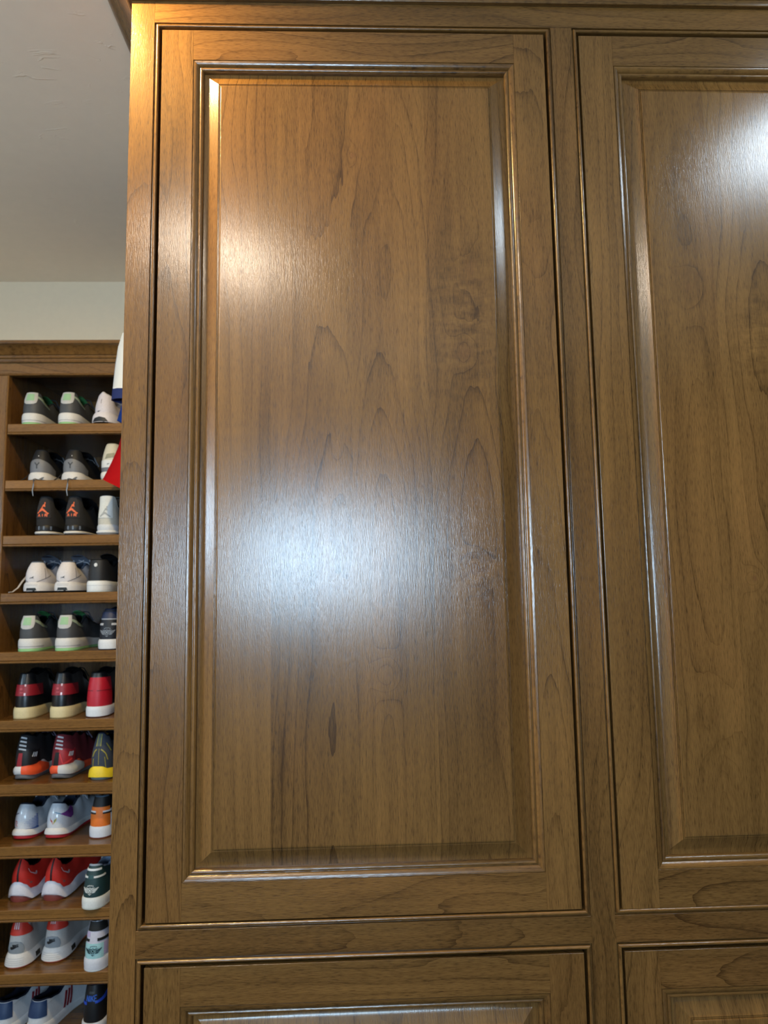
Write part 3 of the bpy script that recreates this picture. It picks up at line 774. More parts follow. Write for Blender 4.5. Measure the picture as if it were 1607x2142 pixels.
SPECS['white_runner'] = dict(shape=Shoe([dict(name='outsole', c=(24, 24, 28), t=[(0, 0.006), (0.3, 0.006)], fl=-0.003), dict(name='midsole', c=(226, 220, 226), t=[(0, 0.036), (0.06, 0.030), (0.288, 0.02)], fl=0.005, fb=0.004)],
    [(0, 0.060), (0.015, 0.056), (0.05, 0.036), (0.08, 0.034), (0.11, 0.050), (0.14, 0.062), (0.19, 0.05), (0.24, 0.04), (0.288, 0.026)], inset=0.30, bulge=0.07, flare=0.10, peak=(0.018, 0.006)),
    upper=(222, 214, 220), lining=(198, 192, 196), tongue=(190, 185, 190), laces=(220, 216, 220),
    marks=[('sole_arch', (22, 22, 26), mmp((-27, 0.5), (27, 0.5), (15, 18), (0, 22), (-15, 18)), 's', 0.0010), ('heel_tick', (96, 96, 110), tick(-7, 6, 12, 1.0, 1), 'u', 0.0008), ('heel_lettering', (150, 148, 156), [rect(-1, 1, 30, 44)], 'u', 0.0008)])
SPECS['grey_black'] = dict(shape=Shoe([dict(name='outsole', c=(150, 144, 132), t=[(0, 0.007), (0.3, 0.006)], fl=0.002), dict(name='midsole', c=(225, 222, 220), t=[(0, 0.030), (0.05, 0.024), (0.288, 0.018)], fl=0.003, fb=0.003)],
    [(0, 0.070), (0.02, 0.070), (0.05, 0.056), (0.08, 0.050), (0.11, 0.058), (0.14, 0.066), (0.19, 0.05), (0.24, 0.04), (0.288, 0.026)], inset=0.30, bulge=0.07), upper=(30, 31, 36), lining=(40, 46, 56), tongue=(26, 28, 34), laces=(120, 122, 126), tongue_h=0.020,
    marks=[('heel_counter', (122, 124, 130), [band(lambda x: 1, lambda x: 42 - 0.011 * x * x if abs(x) < 45 else 20, -75, 75, 24)], 'u', 0.0014),
           ('heel_emblem', (52, 54, 60), [stroke(-7, 31, -1, 24, 2.6), stroke(7, 31, 1, 24, 2.6), stroke(0, 25, 0, 13, 3.0)], 'u', 0.0024),
           ('eyelet', (225, 225, 230), [ell(2, 52, 1.6, 1.6, 8)], 'u', 0.0012)])
SPECS['cream'] = dict(shape=Shoe([dict(name='outsole', c=(205, 198, 180), t=[(0, 0.006), (0.3, 0.006)], fl=0.002), dict(name='midsole', c=(232, 230, 224), t=[(0, 0.026), (0.288, 0.018)], fl=0.003)],
    [(0, 0.086), (0.02, 0.084), (0.05, 0.062), (0.08, 0.052), (0.11, 0.06), (0.14, 0.066), (0.19, 0.05), (0.24, 0.04), (0.288, 0.026)], inset=0.26, bulge=0.09), upper=(210, 204, 186), lining=(190, 184, 168), tongue=(205, 200, 184), laces=(215, 210, 196),
    marks=[('heel_counter', (226, 226, 226), [band(lambda x: 14, lambda x: 36, -60, 60, 16)], 'u', 0.0014), ('heel_patch', (150, 148, 128), [mmp((-14, 40), (16, 46), (16, 58), (-10, 54))], 'u', 0.0016), ('sole_guard', (112, 112, 120), [band(lambda x: 1, lambda x: 14, -60, 60, 16)], 'u', 0.0018), ('heel_tick', (120, 120, 126), tick(-2, 24, 9), 'u', 0.0024)])
J4S = lambda c, m, o: [dict(name='outsole', c=o, t=[(0, 0.006), (0.3, 0.006)], fl=0.001), dict(name='sole_band', c=c, t=[(0, 0.013), (0.288, 0.012)], fl=0.003), dict(name='midsole', c=m, t=[(0, 0.032), (0.08, 0.028), (0.288, 0.022)], fl=0.001)]
TALL = [(0, 0.086), (0.012, 0.084), (0.03, 0.056), (0.05, 0.052), (0.08, 0.056), (0.11, 0.070), (0.14, 0.074), (0.19, 0.055), (0.24, 0.042), (0.288, 0.026)]
SPECS['black_orange'] = dict(shape=Shoe(J4S((226, 222, 216), (22, 22, 24), (30, 30, 32)), TALL, inset=0.20, bulge=0.04, width=0.83), upper=(38, 37, 38), lining=(24, 24, 26), tongue=(26, 26, 28), laces=(20, 20, 22), rough=0.9,
    marks=[('heel_tab', (46, 44, 46), mmp((-25, 22), (25, 22), (24, 52), (20, 70), (12, 81), (0, 84), (-12, 81), (-20, 70), (-24, 52)), 'u', 0.0018, 0.9), ('leaping_emblem', (240, 110, 60), place(LEAPER, 0, 53, 1.85), 'u', 0.0028), ('emblem_lettering', (240, 110, 60), place(letters('AIR', 7, 7.5, 2.2, 6), 0, 30), 'u', 0.0028),
           ('air_window', (110, 122, 140), [rect(-13, -8, 17, 28), rect(3, 8, 17, 28), rect(24, 29, 17, 28)], 's', 0.0008, 0.2)])
SPECS['white_leap'] = dict(shape=Shoe(J4S((235, 235, 235), (214, 218, 224), (120, 122, 126)), TALL, inset=0.22, bulge=0.04, flare=0.16), upper=(206, 202, 190), lining=(40, 44, 56), tongue=(206, 204, 196), laces=(214, 212, 206),
    marks=[('heel_tab', (224, 225, 222), mmp((-24, 20), (24, 20), (20, 48), (14, 64), (22, 84), (0, 86), (-22, 84), (-14, 64), (-20, 48)), 'u', 0.0018), ('leaping_emblem', (168, 170, 170), place(LEAPER, 0, 40, 1.7), 'u', 0.0026)])
SPECS['white_training'] = dict(shape=Shoe([dict(name='outsole', c=(24, 26, 28), t=[(0, 0.005), (0.3, 0.005)], fl=-0.002), dict(name='midsole', c=(228, 226, 228), t=[(0, 0.030), (0.07, 0.026), (0.288, 0.018)], fl=0.004, fb=0.002)],
    [(0, 0.060), (0.02, 0.060), (0.05, 0.046), (0.08, 0.044), (0.11, 0.058), (0.14, 0.066), (0.19, 0.05), (0.24, 0.04), (0.288, 0.026)], inset=0.32, bulge=0.10), upper=(228, 222, 224), lining=(96, 108, 128), tongue=(120, 130, 148), laces=(214, 210, 214),
    marks=[('sole_arch', (20, 24, 24), mmp((-17, 0.5), (17, 0.5), (12, 14), (-12, 14)), 's', 0.0010), ('heel_mark', (60, 62, 70), [mmp((-7, 17), (-2, 15.5), (2, 18), (6, 19.5), (3, 15), (0, 13.5), (-3, 14.5)), stroke(-5, 15, -7, 12.5, 1), stroke(3, 15, 5, 13, 1)], 'u', 0.0008),
           ('side_seam', (112, 110, 118), [band(lambda x: 2 + (x - 14) * 0.42, lambda x: 3.4 + (x - 14) * 0.42, 14, 70), stroke(42, 14, 40, 44, 1.3), band(lambda x: 2 + (-x - 14) * 0.42, lambda x: 3.4 + (-x - 14) * 0.42, -70, -14)], 'u', 0.0007), ('sole_seam', (176, 174, 180), [rect(-16, 16, 20, 21.2), rect(-17, 17, 24, 25.0)], 's', 0.0005)])
SPECS['black_white'] = dict(shape=Shoe(COURT((214, 226, 230), (238, 240, 242), 0.032, 0.004), [(0, 0.062), (0.02, 0.062), (0.05, 0.052), (0.08, 0.046), (0.11, 0.058), (0.14, 0.066), (0.19, 0.05), (0.24, 0.04), (0.288, 0.026)], inset=0.10, bulge=0.02), upper=(30, 31, 35), lining=(18, 18, 20), tongue=(16, 16, 18), laces=(18, 18, 20),
    marks=[('heel_emblem', (240, 242, 244), [stroke(-5 * math.cos(a), 48 - 5 * math.sin(a), 5 * math.cos(a), 48 + 5 * math.sin(a), 2.2) for a in (0.2, 0.2 + math.pi / 3, 0.2 + 2 * math.pi / 3)] + ring(0, 48, 5.6, 4.4, 10), 'u', 0.0012), ('sole_line', (196, 200, 206), [rect(-60, 60, 18, 19.2)], 's', 0.0005)])
HIGH = [(0, 0.094), (0.02, 0.094), (0.05, 0.090), (0.08, 0.094), (0.11, 0.100), (0.14, 0.084), (0.19, 0.056), (0.24, 0.042), (0.288, 0.026)]
SPECS['navy_wings'] = dict(shape=Shoe(COURT((30, 32, 40), (232, 234, 238), 0.030, 0.003), [(0, 0.086), (0.02, 0.086), (0.05, 0.076), (0.08, 0.070), (0.11, 0.078), (0.14, 0.074), (0.19, 0.055), (0.24, 0.042), (0.288, 0.026)], inset=0.34, bulge=0.04), upper=(22, 27, 40), lining=(34, 46, 78), tongue=(30, 40, 66), laces=(24, 28, 40),
    marks=[('wing_emblem', (140, 148, 160), place(wings(), 0, 22, 1.5), 'u', 0.0012), ('heel_stripe', (196, 198, 204), [rect(-34, -14, 42, 48), rect(14, 34, 42, 48)], 'u', 0.0012), ('collar_trim', (168, 174, 186), [band(lambda x: 58, lambda x: 61, -40, 40)], 'u', 0.0010), ('heel_collar', (38, 50, 84), [band(lambda x: 61, lambda x: 80, -45, 45)], 'u', 0.0016)])
SPECS['black_red_boot'] = dict(shape=Shoe(COURT((176, 158, 112), (226, 210, 164), 0.032, 0.003), HIGH, inset=0.30, bulge=0.02), upper=(22, 24, 28), lining=(14, 14, 16), tongue=(14, 14, 16), laces=(16, 16, 18), rough=0.35,
    marks=[('heel_band', (150, 28, 44), [band(lambda x: 34, lambda x: 65, -90, 90, 30)], 'u', 0.0016, 0.5), ('pull_strap', (58, 70, 82), [rect(-7, 7, 66, 93)], 'u', 0.0028, 0.25), ('reflective_tab', (232, 200, 214), [rect(6, 11, 35, 42), rect(6, 11, 60, 66)], 'u', 0.0026, 0.3), ('strap_lettering', (196, 84, 96), [ell(-4, 53, 5, 3, 10), rect(-8, 3, 42, 44)], 'u', 0.0024)])
SPECS['red_black'] = dict(shape=Shoe(COURT((60, 20, 26), (232, 236, 244), 0.031, 0.003), HIGH, inset=0.26, bulge=0.02), upper=(20, 22, 26), lining=(14, 14, 16), tongue=(16, 16, 18), laces=(18, 18, 20), rough=0.4,
    marks=[('heel_panel', (190, 26, 48), [band(lambda x: 1, lambda x: interp([(0, 60), (14, 61), (24, 70), (70, 82)], abs(x)), -75, 75, 30)], 'u', 0.0016, 0.5), ('collar_panel', (54, 60, 72), mmp((-18, 66), (18, 66), (20, 84), (-20, 84)), 'u', 0.0014, 0.4), ('seam_stripe', (70, 14, 24), [band(lambda x: 45, lambda x: 46.6, 6, 70), band(lambda x: 45, lambda x: 46.6, -70, -6)], 'u', 0.0022)])
def bball(flip):
    sd = lambda pl: [[(flip * x, y) for x, y in p] for p in pl]
    r1, r2 = ((160, 38, 50), (20, 20, 24)) if flip > 0 else ((20, 20, 24), (168, 40, 50))
    m1, m2 = ((226, 226, 228), (255, 96, 48)) if flip > 0 else ((255, 96, 56), (222, 222, 222))
    mk = [('sole_wrap', m2, [band(lambda x: 12, lambda x: interp([(0, 34), (30, 34), (60, 46), (90, 30)], x), 3, 110, 20)], 's', 0.0012),
          ('heel_side', r2, [band(lambda x: 1, lambda x: 50 if x < 30 else 46, 2, 60, 12)], 'u', 0.0012), ('heel_strip', r1, [mmp((-16, 1), (2, 1), (4, 38), (-8, 38))], 'u', 0.0018),
          ('heel_stripe', (200, 204, 210), [stroke(-11, 50 + 10 * k, 13, 47 + 10 * k, 4.2) for k in range(4)], 'u', 0.0020), ('side_slash', (206, 208, 212), [stroke(32 + 6 * k, 30, 37 + 6 * k, 42, 2.6) for k in range(3)], 'u', 0.0022)]
    if flip < 0: mk.append(('side_chevron', (214, 56, 60), [stroke(6, 34, 16, 6, 4), stroke(16, 6, 44, 22, 4)], 'u', 0.0024))
    return dict(shape=Shoe([dict(name='outsole', c=(110, 110, 112), t=[(0, 0.012), (0.06, 0.010), (0.3, 0.010)], fl=-0.001), dict(name='midsole', c=m1, t=[(0, 0.034), (0.03, 0.034), (0.06, 0.046), (0.10, 0.030), (0.288, 0.026)], fl=0.003, bu=0.003)],
        [(0, 0.086), (0.02, 0.086), (0.05, 0.078), (0.08, 0.074), (0.11, 0.082), (0.14, 0.076), (0.19, 0.055), (0.24, 0.042), (0.288, 0.026)], inset=0.26, bulge=0.05, heelspring=0.006), upper=(26, 24, 28) if flip > 0 else (120, 26, 38), lining=(14, 14, 18), tongue=(20, 20, 24), laces=(120, 110, 130), rough=0.85, marks=mk)
SPECS['bball_a'] = bball(1); SPECS['bball_b'] = bball(-1)
SPECS['navy_yellow'] = dict(shape=Shoe([dict(name='outsole', c=(108, 116, 112), t=[(0, 0.009), (0.02, 0.004), (0.3, 0.006)], fl=0.0), dict(name='midsole', c=(248, 214, 40), t=[(0, 0.038), (0.012, 0.030), (0.05, 0.026), (0.288, 0.02)], fl=0.004, fb=0.004)],
    [(0, 0.090), (0.02, 0.088), (0.05, 0.076), (0.08, 0.072), (0.11, 0.08), (0.14, 0.074), (0.19, 0.055), (0.24, 0.042), (0.288, 0.026)], inset=0.36, bulge=0.06), upper=(58, 66, 82), lining=(20, 26, 48), tongue=(30, 40, 66), laces=(150, 146, 60), rough=0.85,
    marks=[('knit_pattern', (170, 158, 62), [stroke(-14, 42, -20, 30, 3.5), stroke(-14, 42, -6, 48, 3.5), stroke(8, 48, 24, 40, 3.5), stroke(24, 40, 30, 26, 3), stroke(2, 50, 2, 6, 1.4), stroke(20, 30, 24, 4, 2), stroke(-16, 24, -18, 4, 2), stroke(26, 70, 44, 50, 3)], 'u', 0.0010), ('pull_strap', (84, 92, 80), [rect(-6, 6, 56, 88)], 'u', 0.0022), ('strap_edge', (176, 168, 60), [rect(-9, -6, 56, 88), rect(6, 8, 56, 88)], 'u', 0.0018), ('heel_pin', (255, 226, 80), ring(2, 20, 4.2, 3.2, 10), 's', 0.0008)])
TEN = [(0, 0.066), (0.02, 0.066), (0.05, 0.056), (0.08, 0.050), (0.11, 0.064), (0.14, 0.070), (0.19, 0.053), (0.24, 0.042), (0.288, 0.026)]
def tennis(k):
    if k == 0: mk = [('dot_pattern', (72, 104, 176), [ell(12 + 4.4 * a, 8 + 4.4 * b, 0.8 + 0.11 * a, 0.8 + 0.11 * a, 6) for a in range(11) for b in range(8) if b < 3 + a * 0.5], 'u', 0.0007), ('side_line', (50, 86, 160), [band(lambda x: 2, lambda x: 2 + 0.1 * (x - 10), 10, 60)], 'u', 0.0008), ('heel_script', (206, 120, 110), ring(-16, 18, 4.5, 3.4, 9) + [stroke(-20, 12, -11, 10, 1.2), stroke(-20, 25, -12, 22, 1.2)], 'u', 0.0008), ('tick_tail', (40, 44, 90), [stroke(-30, 40, -10, 44, 2)], 'u', 0.0008)]
    else: mk = [('side_tick', (128, 60, 150), mmp((20, 40), (44, 32), (62, 26), (76, 30), (84, 48), (78, 58), (74, 40), (62, 34), (44, 37)), 'u', 0.0010), ('tick_tail', (60, 140, 180), mmp((2, 43), (22, 39), (22, 41.5), (4, 44.5)), 'u', 0.0010),
        ('bull_emblem', (214, 70, 60), [mmp((-11, 30), (-9, 26), (-3, 22), (-1, 12), (-3.5, 18), (-8, 22))], 'u', 0.0010), ('bull_emblem', (196, 176, 60), [mmp((11, 30), (9, 26), (3, 22), (0.5, 12), (3.5, 17), (9, 22))], 'u', 0.0010), ('bull_emblem', (110, 150, 90), [mmp((3, 24), (7, 26), (4, 17))], 'u', 0.0013)]
    return dict(shape=Shoe([dict(name='outsole', c=(188, 34, 44), t=[(0, 0.010), (0.05, 0.008), (0.288, 0.008)], fl=0.002, fb=0.001), dict(name='midsole', c=(234, 232, 232), t=[(0, 0.026), (0.06, 0.022), (0.288, 0.018)], fl=0.003, fb=0.004)], TEN, inset=0.30, bulge=0.07, heelspring=0.004), upper=(224, 228, 236), lining=(44, 50, 66), tongue=(120, 130, 150), laces=(206, 212, 224), rough=0.18, marks=mk + [('heel_collar', (214, 220, 230), mmp((-20, 46), (20, 46), (24, 62), (-24, 62)), 'u', 0.0010, 0.2)])
SPECS['tennis_a'] = tennis(0); SPECS['tennis_b'] = tennis(1)
SPECS['orange_white'] = dict(shape=Shoe(COURT((110, 44, 36), (228, 232, 242), 0.032, 0.003), [(0, 0.080), (0.02, 0.080), (0.05, 0.066), (0.08, 0.058), (0.11, 0.066), (0.14, 0.070), (0.19, 0.054), (0.24, 0.042), (0.288, 0.026)], inset=0.26, bulge=0.02), upper=(24, 22, 22), lining=(90, 110, 130), tongue=(120, 140, 156), laces=(30, 30, 32),
    marks=[('heel_panel', (240, 124, 40), [band(lambda x: 1, lambda x: 54, -40, 40, 16)], 'u', 0.0014), ('heel_stripe', (232, 232, 236), [rect(-40, -8, 40, 44), rect(14, 44, 40, 44)], 'u', 0.0022), ('black_stripe', (24, 22, 24), [rect(-40, -8, 35.5, 40), rect(14, 44, 35.5, 40)], 'u', 0.0022), ('side_panel', (236, 236, 240), [band(lambda x: 1, lambda x: 46, 44, 90, 8)], 'u', 0.0012)])
SPECS['red_runner'] = dict(shape=Shoe([dict(name='outsole', c=(132, 58, 50), t=[(0, 0.022), (0.006, 0.016), (0.02, 0.004), (0.3, 0.005)], fl=0.003), dict(name='midsole', c=(230, 228, 240), t=[(0, 0.054), (0.006, 0.046), (0.020, 0.030), (0.05, 0.026), (0.10, 0.036), (0.288, 0.022)], fl=0.004, fb=0.005)],
    [(0, 0.058), (0.02, 0.060), (0.05, 0.058), (0.08, 0.052), (0.11, 0.064), (0.14, 0.070), (0.19, 0.053), (0.24, 0.042), (0.288, 0.026)], inset=0.34, bulge=0.08), upper=(226, 44, 28), lining=(30, 12, 14), tongue=(150, 24, 22), laces=(190, 34, 28), rough=0.7,
    marks=[('heel_stripe', (18, 14, 16), [rect(-2.6, 2.6, 1, 57)], 'u', 0.0012), ('side_tick', (226, 200, 204), tick(52, 40, 40, 0.8, -1), 'u', 0.0010), ('side_print', (150, 90, 84), [ell(40, 18, 5, 3, 10), stroke(28, 16, 36, 22, 1)], 'u', 0.0008)])
SPECS['green_white'] = dict(shape=Shoe(COURT((208, 212, 206), (240, 242, 240), 0.030, 0.004), [(0, 0.080), (0.02, 0.078), (0.05, 0.070), (0.08, 0.064), (0.11, 0.070), (0.14, 0.072), (0.19, 0.054), (0.24, 0.042), (0.288, 0.026)], inset=0.36, bulge=0.02), upper=(28, 62, 66), lining=(160, 176, 200), tongue=(150, 166, 190), laces=(228, 232, 232),
    marks=[('wing_emblem', (226, 232, 232), place(wings(), 0, 21, 1.45), 'u', 0.0012), ('heel_stripe', (232, 236, 238), [rect(-40, -12, 51, 55.5), rect(10, 60, 51, 55.5)], 'u', 0.0016), ('collar_trim', (232, 236, 240), [band(lambda x: 68, lambda x: 73, -40, 40, 12)], 'u', 0.0014), ('heel_tab', (36, 80, 84), [rect(-11, 9, 49, 58)], 'u', 0.0012)])
SPECS['bone_silver'] = dict(shape=Shoe([dict(name='outsole', c=(206, 88, 60), t=[(0, 0.005), (0.3, 0.005)], fl=0.003, fb=0.002), dict(name='midsole', c=(232, 228, 226), t=[(0, 0.036), (0.06, 0.032), (0.288, 0.02)], fl=0.003, fb=0.007)],
    [(0, 0.085), (0.012, 0.078), (0.03, 0.081), (0.05, 0.066), (0.08, 0.056), (0.11, 0.066), (0.14, 0.072), (0.19, 0.054), (0.24, 0.042), (0.288, 0.026)], inset=0.28, bulge=0.03), upper=(206, 202, 198), lining=(206, 52, 40), tongue=(196, 50, 42), laces=(210, 206, 206),
    marks=[('heel_collar', (222, 58, 40), [band(lambda x: interp([(0, 66), (30, 64), (46, 48), (60, 50)], abs(x)), lambda x: interp([(0, 82), (14, 76), (30, 79), (46, 64), (60, 56)], abs(x)), -60, 60, 26)], 'u', 0.0014),
           ('heel_badge', (150, 158, 166), mmp((-24, 4), (24, 4), (27, 12), (24, 24), (17, 31), (0, 34), (-17, 31), (-24, 24), (-27, 12)), 'u', 0.0022, 0.25), ('badge_tick', (22, 22, 26), tick(-2, 18, 26, 1.0), 'u', 0.0032), ('badge_lettering', (22, 22, 26), place(letters('NIKE', 3.6, 6, 1.4, 1.4), 2, 24), 'u', 0.0032),
           ('pull_strap', (228, 222, 222), [rect(-8, 8, 64, 83)], 'u', 0.0030), ('strap_stripe', (206, 36, 40), [rect(-5, -2, 63, 83.5), rect(2, 5, 63, 83.5)], 'u', 0.0038), ('sole_ribs', (206, 204, 204), [rect(-24, 24, 10 + 5 * k, 11.2 + 5 * k) for k in range(4)], 's', 0.0006), ('air_window', (60, 56, 50), [rect(62, 84, 10, 22)], 's', 0.0008, 0.2)])
SPECS['pale_wings'] = dict(shape=Shoe(COURT((214, 220, 226), (226, 228, 238), 0.032, 0.004), HIGH, inset=0.30, bulge=0.02), upper=(214, 214, 230), lining=(16, 18, 18), tongue=(16, 18, 18), laces=(30, 32, 32), rough=0.22,
    marks=[('heel_panel', (176, 224, 230), [band(lambda x: 2, lambda x: 40, -34, 34, 16)], 'u', 0.0012, 0.2), ('wing_emblem', (30, 62, 66), place(wings(), 2, 22, 1.45), 'u', 0.0022), ('black_stripe', (18, 24, 24), [rect(-40, -12, 45, 51), rect(14, 56, 46, 53)], 'u', 0.0016), ('lilac_panel', (200, 186, 224), [rect(-30, -12, 56, 68), band(lambda x: 10, lambda x: 40, 34, 50, 4)], 'u', 0.0010, 0.2), ('collar_panel', (16, 18, 18), [band(lambda x: 70, lambda x: 93, -24, 60, 16)], 'u', 0.0012, 0.7)])
SPECS['navy_white_red'] = dict(shape=Shoe(COURT((220, 222, 224), (232, 234, 238), 0.026, 0.004), [(0, 0.058), (0.02, 0.058), (0.05, 0.052), (0.08, 0.048), (0.11, 0.060), (0.14, 0.068), (0.19, 0.052), (0.24, 0.040), (0.288, 0.026)], inset=0.22, bulge=0.02), upper=(222, 226, 232), lining=(26, 30, 46), tongue=(150, 162, 180), laces=(200, 206, 214),
    marks=[('heel_tab', (36, 62, 104), [band(lambda x: 20, lambda x: 57, -40, 40, 16)], 'u', 0.0018), ('side_stripe', (140, 30, 44), [stroke(112 + 13 * k, 4, 124 + 13 * k, 44, 7) for k in range(3)] + [stroke(-112 - 13 * k, 4, -124 - 13 * k, 44, 7) for k in range(3)], 'u', 0.0012), ('collar_trim', (214, 218, 222), [band(lambda x: 46, lambda x: 49, 42, 110, 10), band(lambda x: 46, lambda x: 49, -110, -42, 10)], 'u', 0.0014)])
SPECS['black_blue'] = dict(shape=Shoe(COURT((214, 218, 224), (230, 232, 238), 0.026, 0.004), HIGH, inset=0.22, bulge=0.02), upper=(22, 25, 30), lining=(16, 18, 22), tongue=(14, 16, 18), laces=(18, 20, 24), rough=0.45,
    marks=[('heel_lettering', (52, 104, 206), place(letters('NIKE', 7.4, 14, 2.3, 2.6), 0, 63), 'u', 0.0012), ('heel_stripe', (36, 78, 200), [band(lambda x: 50 + 0.1 * (x - 12), lambda x: 56 + 0.18 * (x - 12), 12, 70), rect(-40, -16, 47, 54)], 'u', 0.0012), ('pull_strap', (60, 64, 70), [rect(-9, 9, 74, 80)], 'u', 0.0014)])

GREY_LACE = [('trailing_lace', (150, 156, 166), [(0.022, 0.02, 0.020), (0.018, -0.006, 0.012), (0.014, -0.018, 0.004), (0.012, -0.038, 0.004), (0.0115, -0.0448, 0.001), (0.011, -0.0450, -0.016), (0.009, -0.0450, -0.032), (0.012, -0.0450, -0.048)], 0.0026, 0.0014)]
SPECS['grey_black']['extra'] = GREY_LACE + [('trailing_lace', (44, 44, 48), [(-0.030, 0.09, 0.06), (-0.040, 0.06, 0.045), (-0.047, 0.03, 0.018), (-0.056, 0.008, 0.003), (-0.062, -0.002, 0.0024)], 0.0024, 0.0014)]
LEATHER_LACE = [('trailing_lace', (190, 182, 178), [(-0.036, 0.08, 0.056), (-0.041, 0.05, 0.050), (-0.043, 0.03, 0.035), (-0.047, 0.012, 0.015), (-0.054, -0.004, 0.003), (-0.060, -0.012, 0.0024)], 0.0032, 0.0016)]
# row, pixel column of the sole's left edge, setback from the shelf front, spec, turn, label
ROWS = [
 (0, 36, 0.016, 'grey_green', 0, 'grey low sneaker with green heel emblem at the left end of the top shelf'),
 (0, 113, 0.016, 'grey_green', 0, 'grey low sneaker with green heel emblem beside the white runner on the top shelf'),
 (0, 186, 0.016, 'white_runner', -8, 'white running shoe with a pointed heel under the navy sleeve cuff'),
 (1, 52, 0.040, 'grey_black', 0, 'grey and black sneaker at the left end of the second shelf, lace dangling'),
 (1, 122, 0.040, 'grey_black', 0, 'grey and black sneaker with hanging lace next to the cream sneaker'),
 (1, 203, 0.014, 'cream', 0, 'cream sneaker with a grey sole guard behind the red sleeve'),
 (2, 63, 0.018, 'black_orange', 0, 'black suede sneaker with orange leaping emblem, left one of the pair'),
 (2, 124, 0.018, 'black_orange', 0, 'black suede sneaker with orange leaping emblem, next to the white sneaker'),
 (2, 194, 0.014, 'white_leap', 0, 'white sneaker with flared heel tab and pale leaping emblem beside black suede ones'),
 (3, 41, 0.012, 'white_training', -2, 'white leather trainer with trailing lace at the left end of the fourth shelf'),
 (3, 106, 0.012, 'white_training', -2, 'white leather trainer next to the black shoe with round white emblem'),
 (3, 173, 0.012, 'black_white', 0, 'black shoe with round white emblem and thick white sole beside white trainers'),
 (3, 239, 0.012, 'black_white', 0, 'black white-soled shoe half hidden behind the cabinet edge on the fourth shelf'),
 (4, 28, 0.010, 'grey_green', 0, 'grey sneaker with green heel emblem at the left end of the fifth shelf'),
 (4, 106, 0.010, 'grey_green', 0, 'grey sneaker with green heel emblem next to the navy winged sneaker'),
 (4, 197, 0.016, 'navy_wings', 0, 'navy and black sneaker with grey winged emblem and white sole'),
 (5, 18, 0.022, 'black_red_boot', 0, 'black high-top with dark red heel band and cream sole at the far left'),
 (5, 95, 0.022, 'black_red_boot', 0, 'black high-top with dark red heel band and cream sole next to the red high-top'),
 (5, 171, 0.020, 'red_black', 0, 'red high-top sneaker with black collar and white sole'),
 (5, 236, 0.020, 'red_black', 0, 'red high-top sneaker only a sliver of whose white sole shows at the cabinet edge'),
 (6, 17, 0.040, 'bball_a', -5, 'black basketball shoe with striped heel and white-and-orange sole at the left'),
 (6, 94, 0.040, 'bball_b', -5, 'dark red basketball shoe with striped heel beside the navy and yellow shoe'),
 (6, 178, 0.026, 'navy_yellow', -4, 'navy knit shoe with yellow pattern and yellow midsole'),
 (7, 16, 0.056, 'tennis_a', -5, 'glossy white tennis shoe with blue dots and red outsole at the left'),
 (7, 84, 0.056, 'tennis_b', -5, 'glossy white tennis shoe with purple tick and horned emblem'),
 (7, 178, 0.050, 'orange_white', 0, 'orange and black sneaker with white sole beside the tennis shoes'),
 (8, 9, 0.055, 'red_runner', -6, 'red running shoe with black heel stripe at the left end of its shelf'),
 (8, 79, 0.055, 'red_runner', -6, 'red running shoe with black heel stripe next to the dark green sneaker'),
 (8, 160, -0.010, 'green_white', -6, 'dark green sneaker with white winged emblem jutting over the shelf edge'),
 (9, 3, 0.036, 'bone_silver', -3, 'bone coloured sneaker with silver heel badge at the left end of its shelf'),
 (9, 80, 0.062, 'bone_silver', -3, 'bone coloured sneaker with silver heel badge next to the iridescent high-top'),
 (9, 165, 0.002, 'pale_wings', -4, 'iridescent white and pale blue high-top with black winged emblem'),
 (10, -32, 0.02, 'navy_white_red', -14, 'white shoe with navy heel tab cut off by the left edge of the photo'),
 (10, 41, 0.02, 'navy_white_red', -14, 'white shoe with navy heel tab and dark red side stripes on the lowest visible shelf'),
 (10, 162, 0.02, 'black_blue', 0, 'black high-top with blue lettering on the heel on the lowest visible shelf'),
]
GROUPS = {'grey_green': 'grey sneakers with green heel emblems'}
protos = {}
names = dict(grey_green='sneaker', white_runner='running_shoe', grey_black='sneaker', cream='sneaker', black_orange='sneaker', white_leap='sneaker', white_training='trainer', black_white='sneaker', navy_wings='sneaker',
             black_red_boot='high_top', red_black='high_top', bball_a='basketball_shoe', bball_b='basketball_shoe', navy_yellow='basketball_shoe', tennis_a='tennis_shoe', tennis_b='tennis_shoe', orange_white='sneaker',
             red_runner='running_shoe', green_white='sneaker', bone_silver='sneaker', pale_wings='high_top', navy_white_red='sneaker', black_blue='high_top')
for (row, px, back, key, turn, label) in ROWS:
    if key == 'white_training' and px < 60: SPECS[key]['extra'] = LEATHER_LACE
    if key in protos and not (key == 'white_training' and px > 60): o = copy_shoe(protos[key])
    else:
        if key == 'white_training' and px > 60: SPECS[key]['extra'] = []
        o = build_shoe(names[key], SPECS[key]); protos[key] = o
    zf = SHELF[row]; y = YS + back
    q = at(px, zs_px[row] if row < 10 else 2160, y)
    o.location = (q.x + 0.0345, y, zf); o.rotation_euler = (0, 0, math.radians(turn))
    tag(o, label, 'shoe', 'shoes on the open shelves')

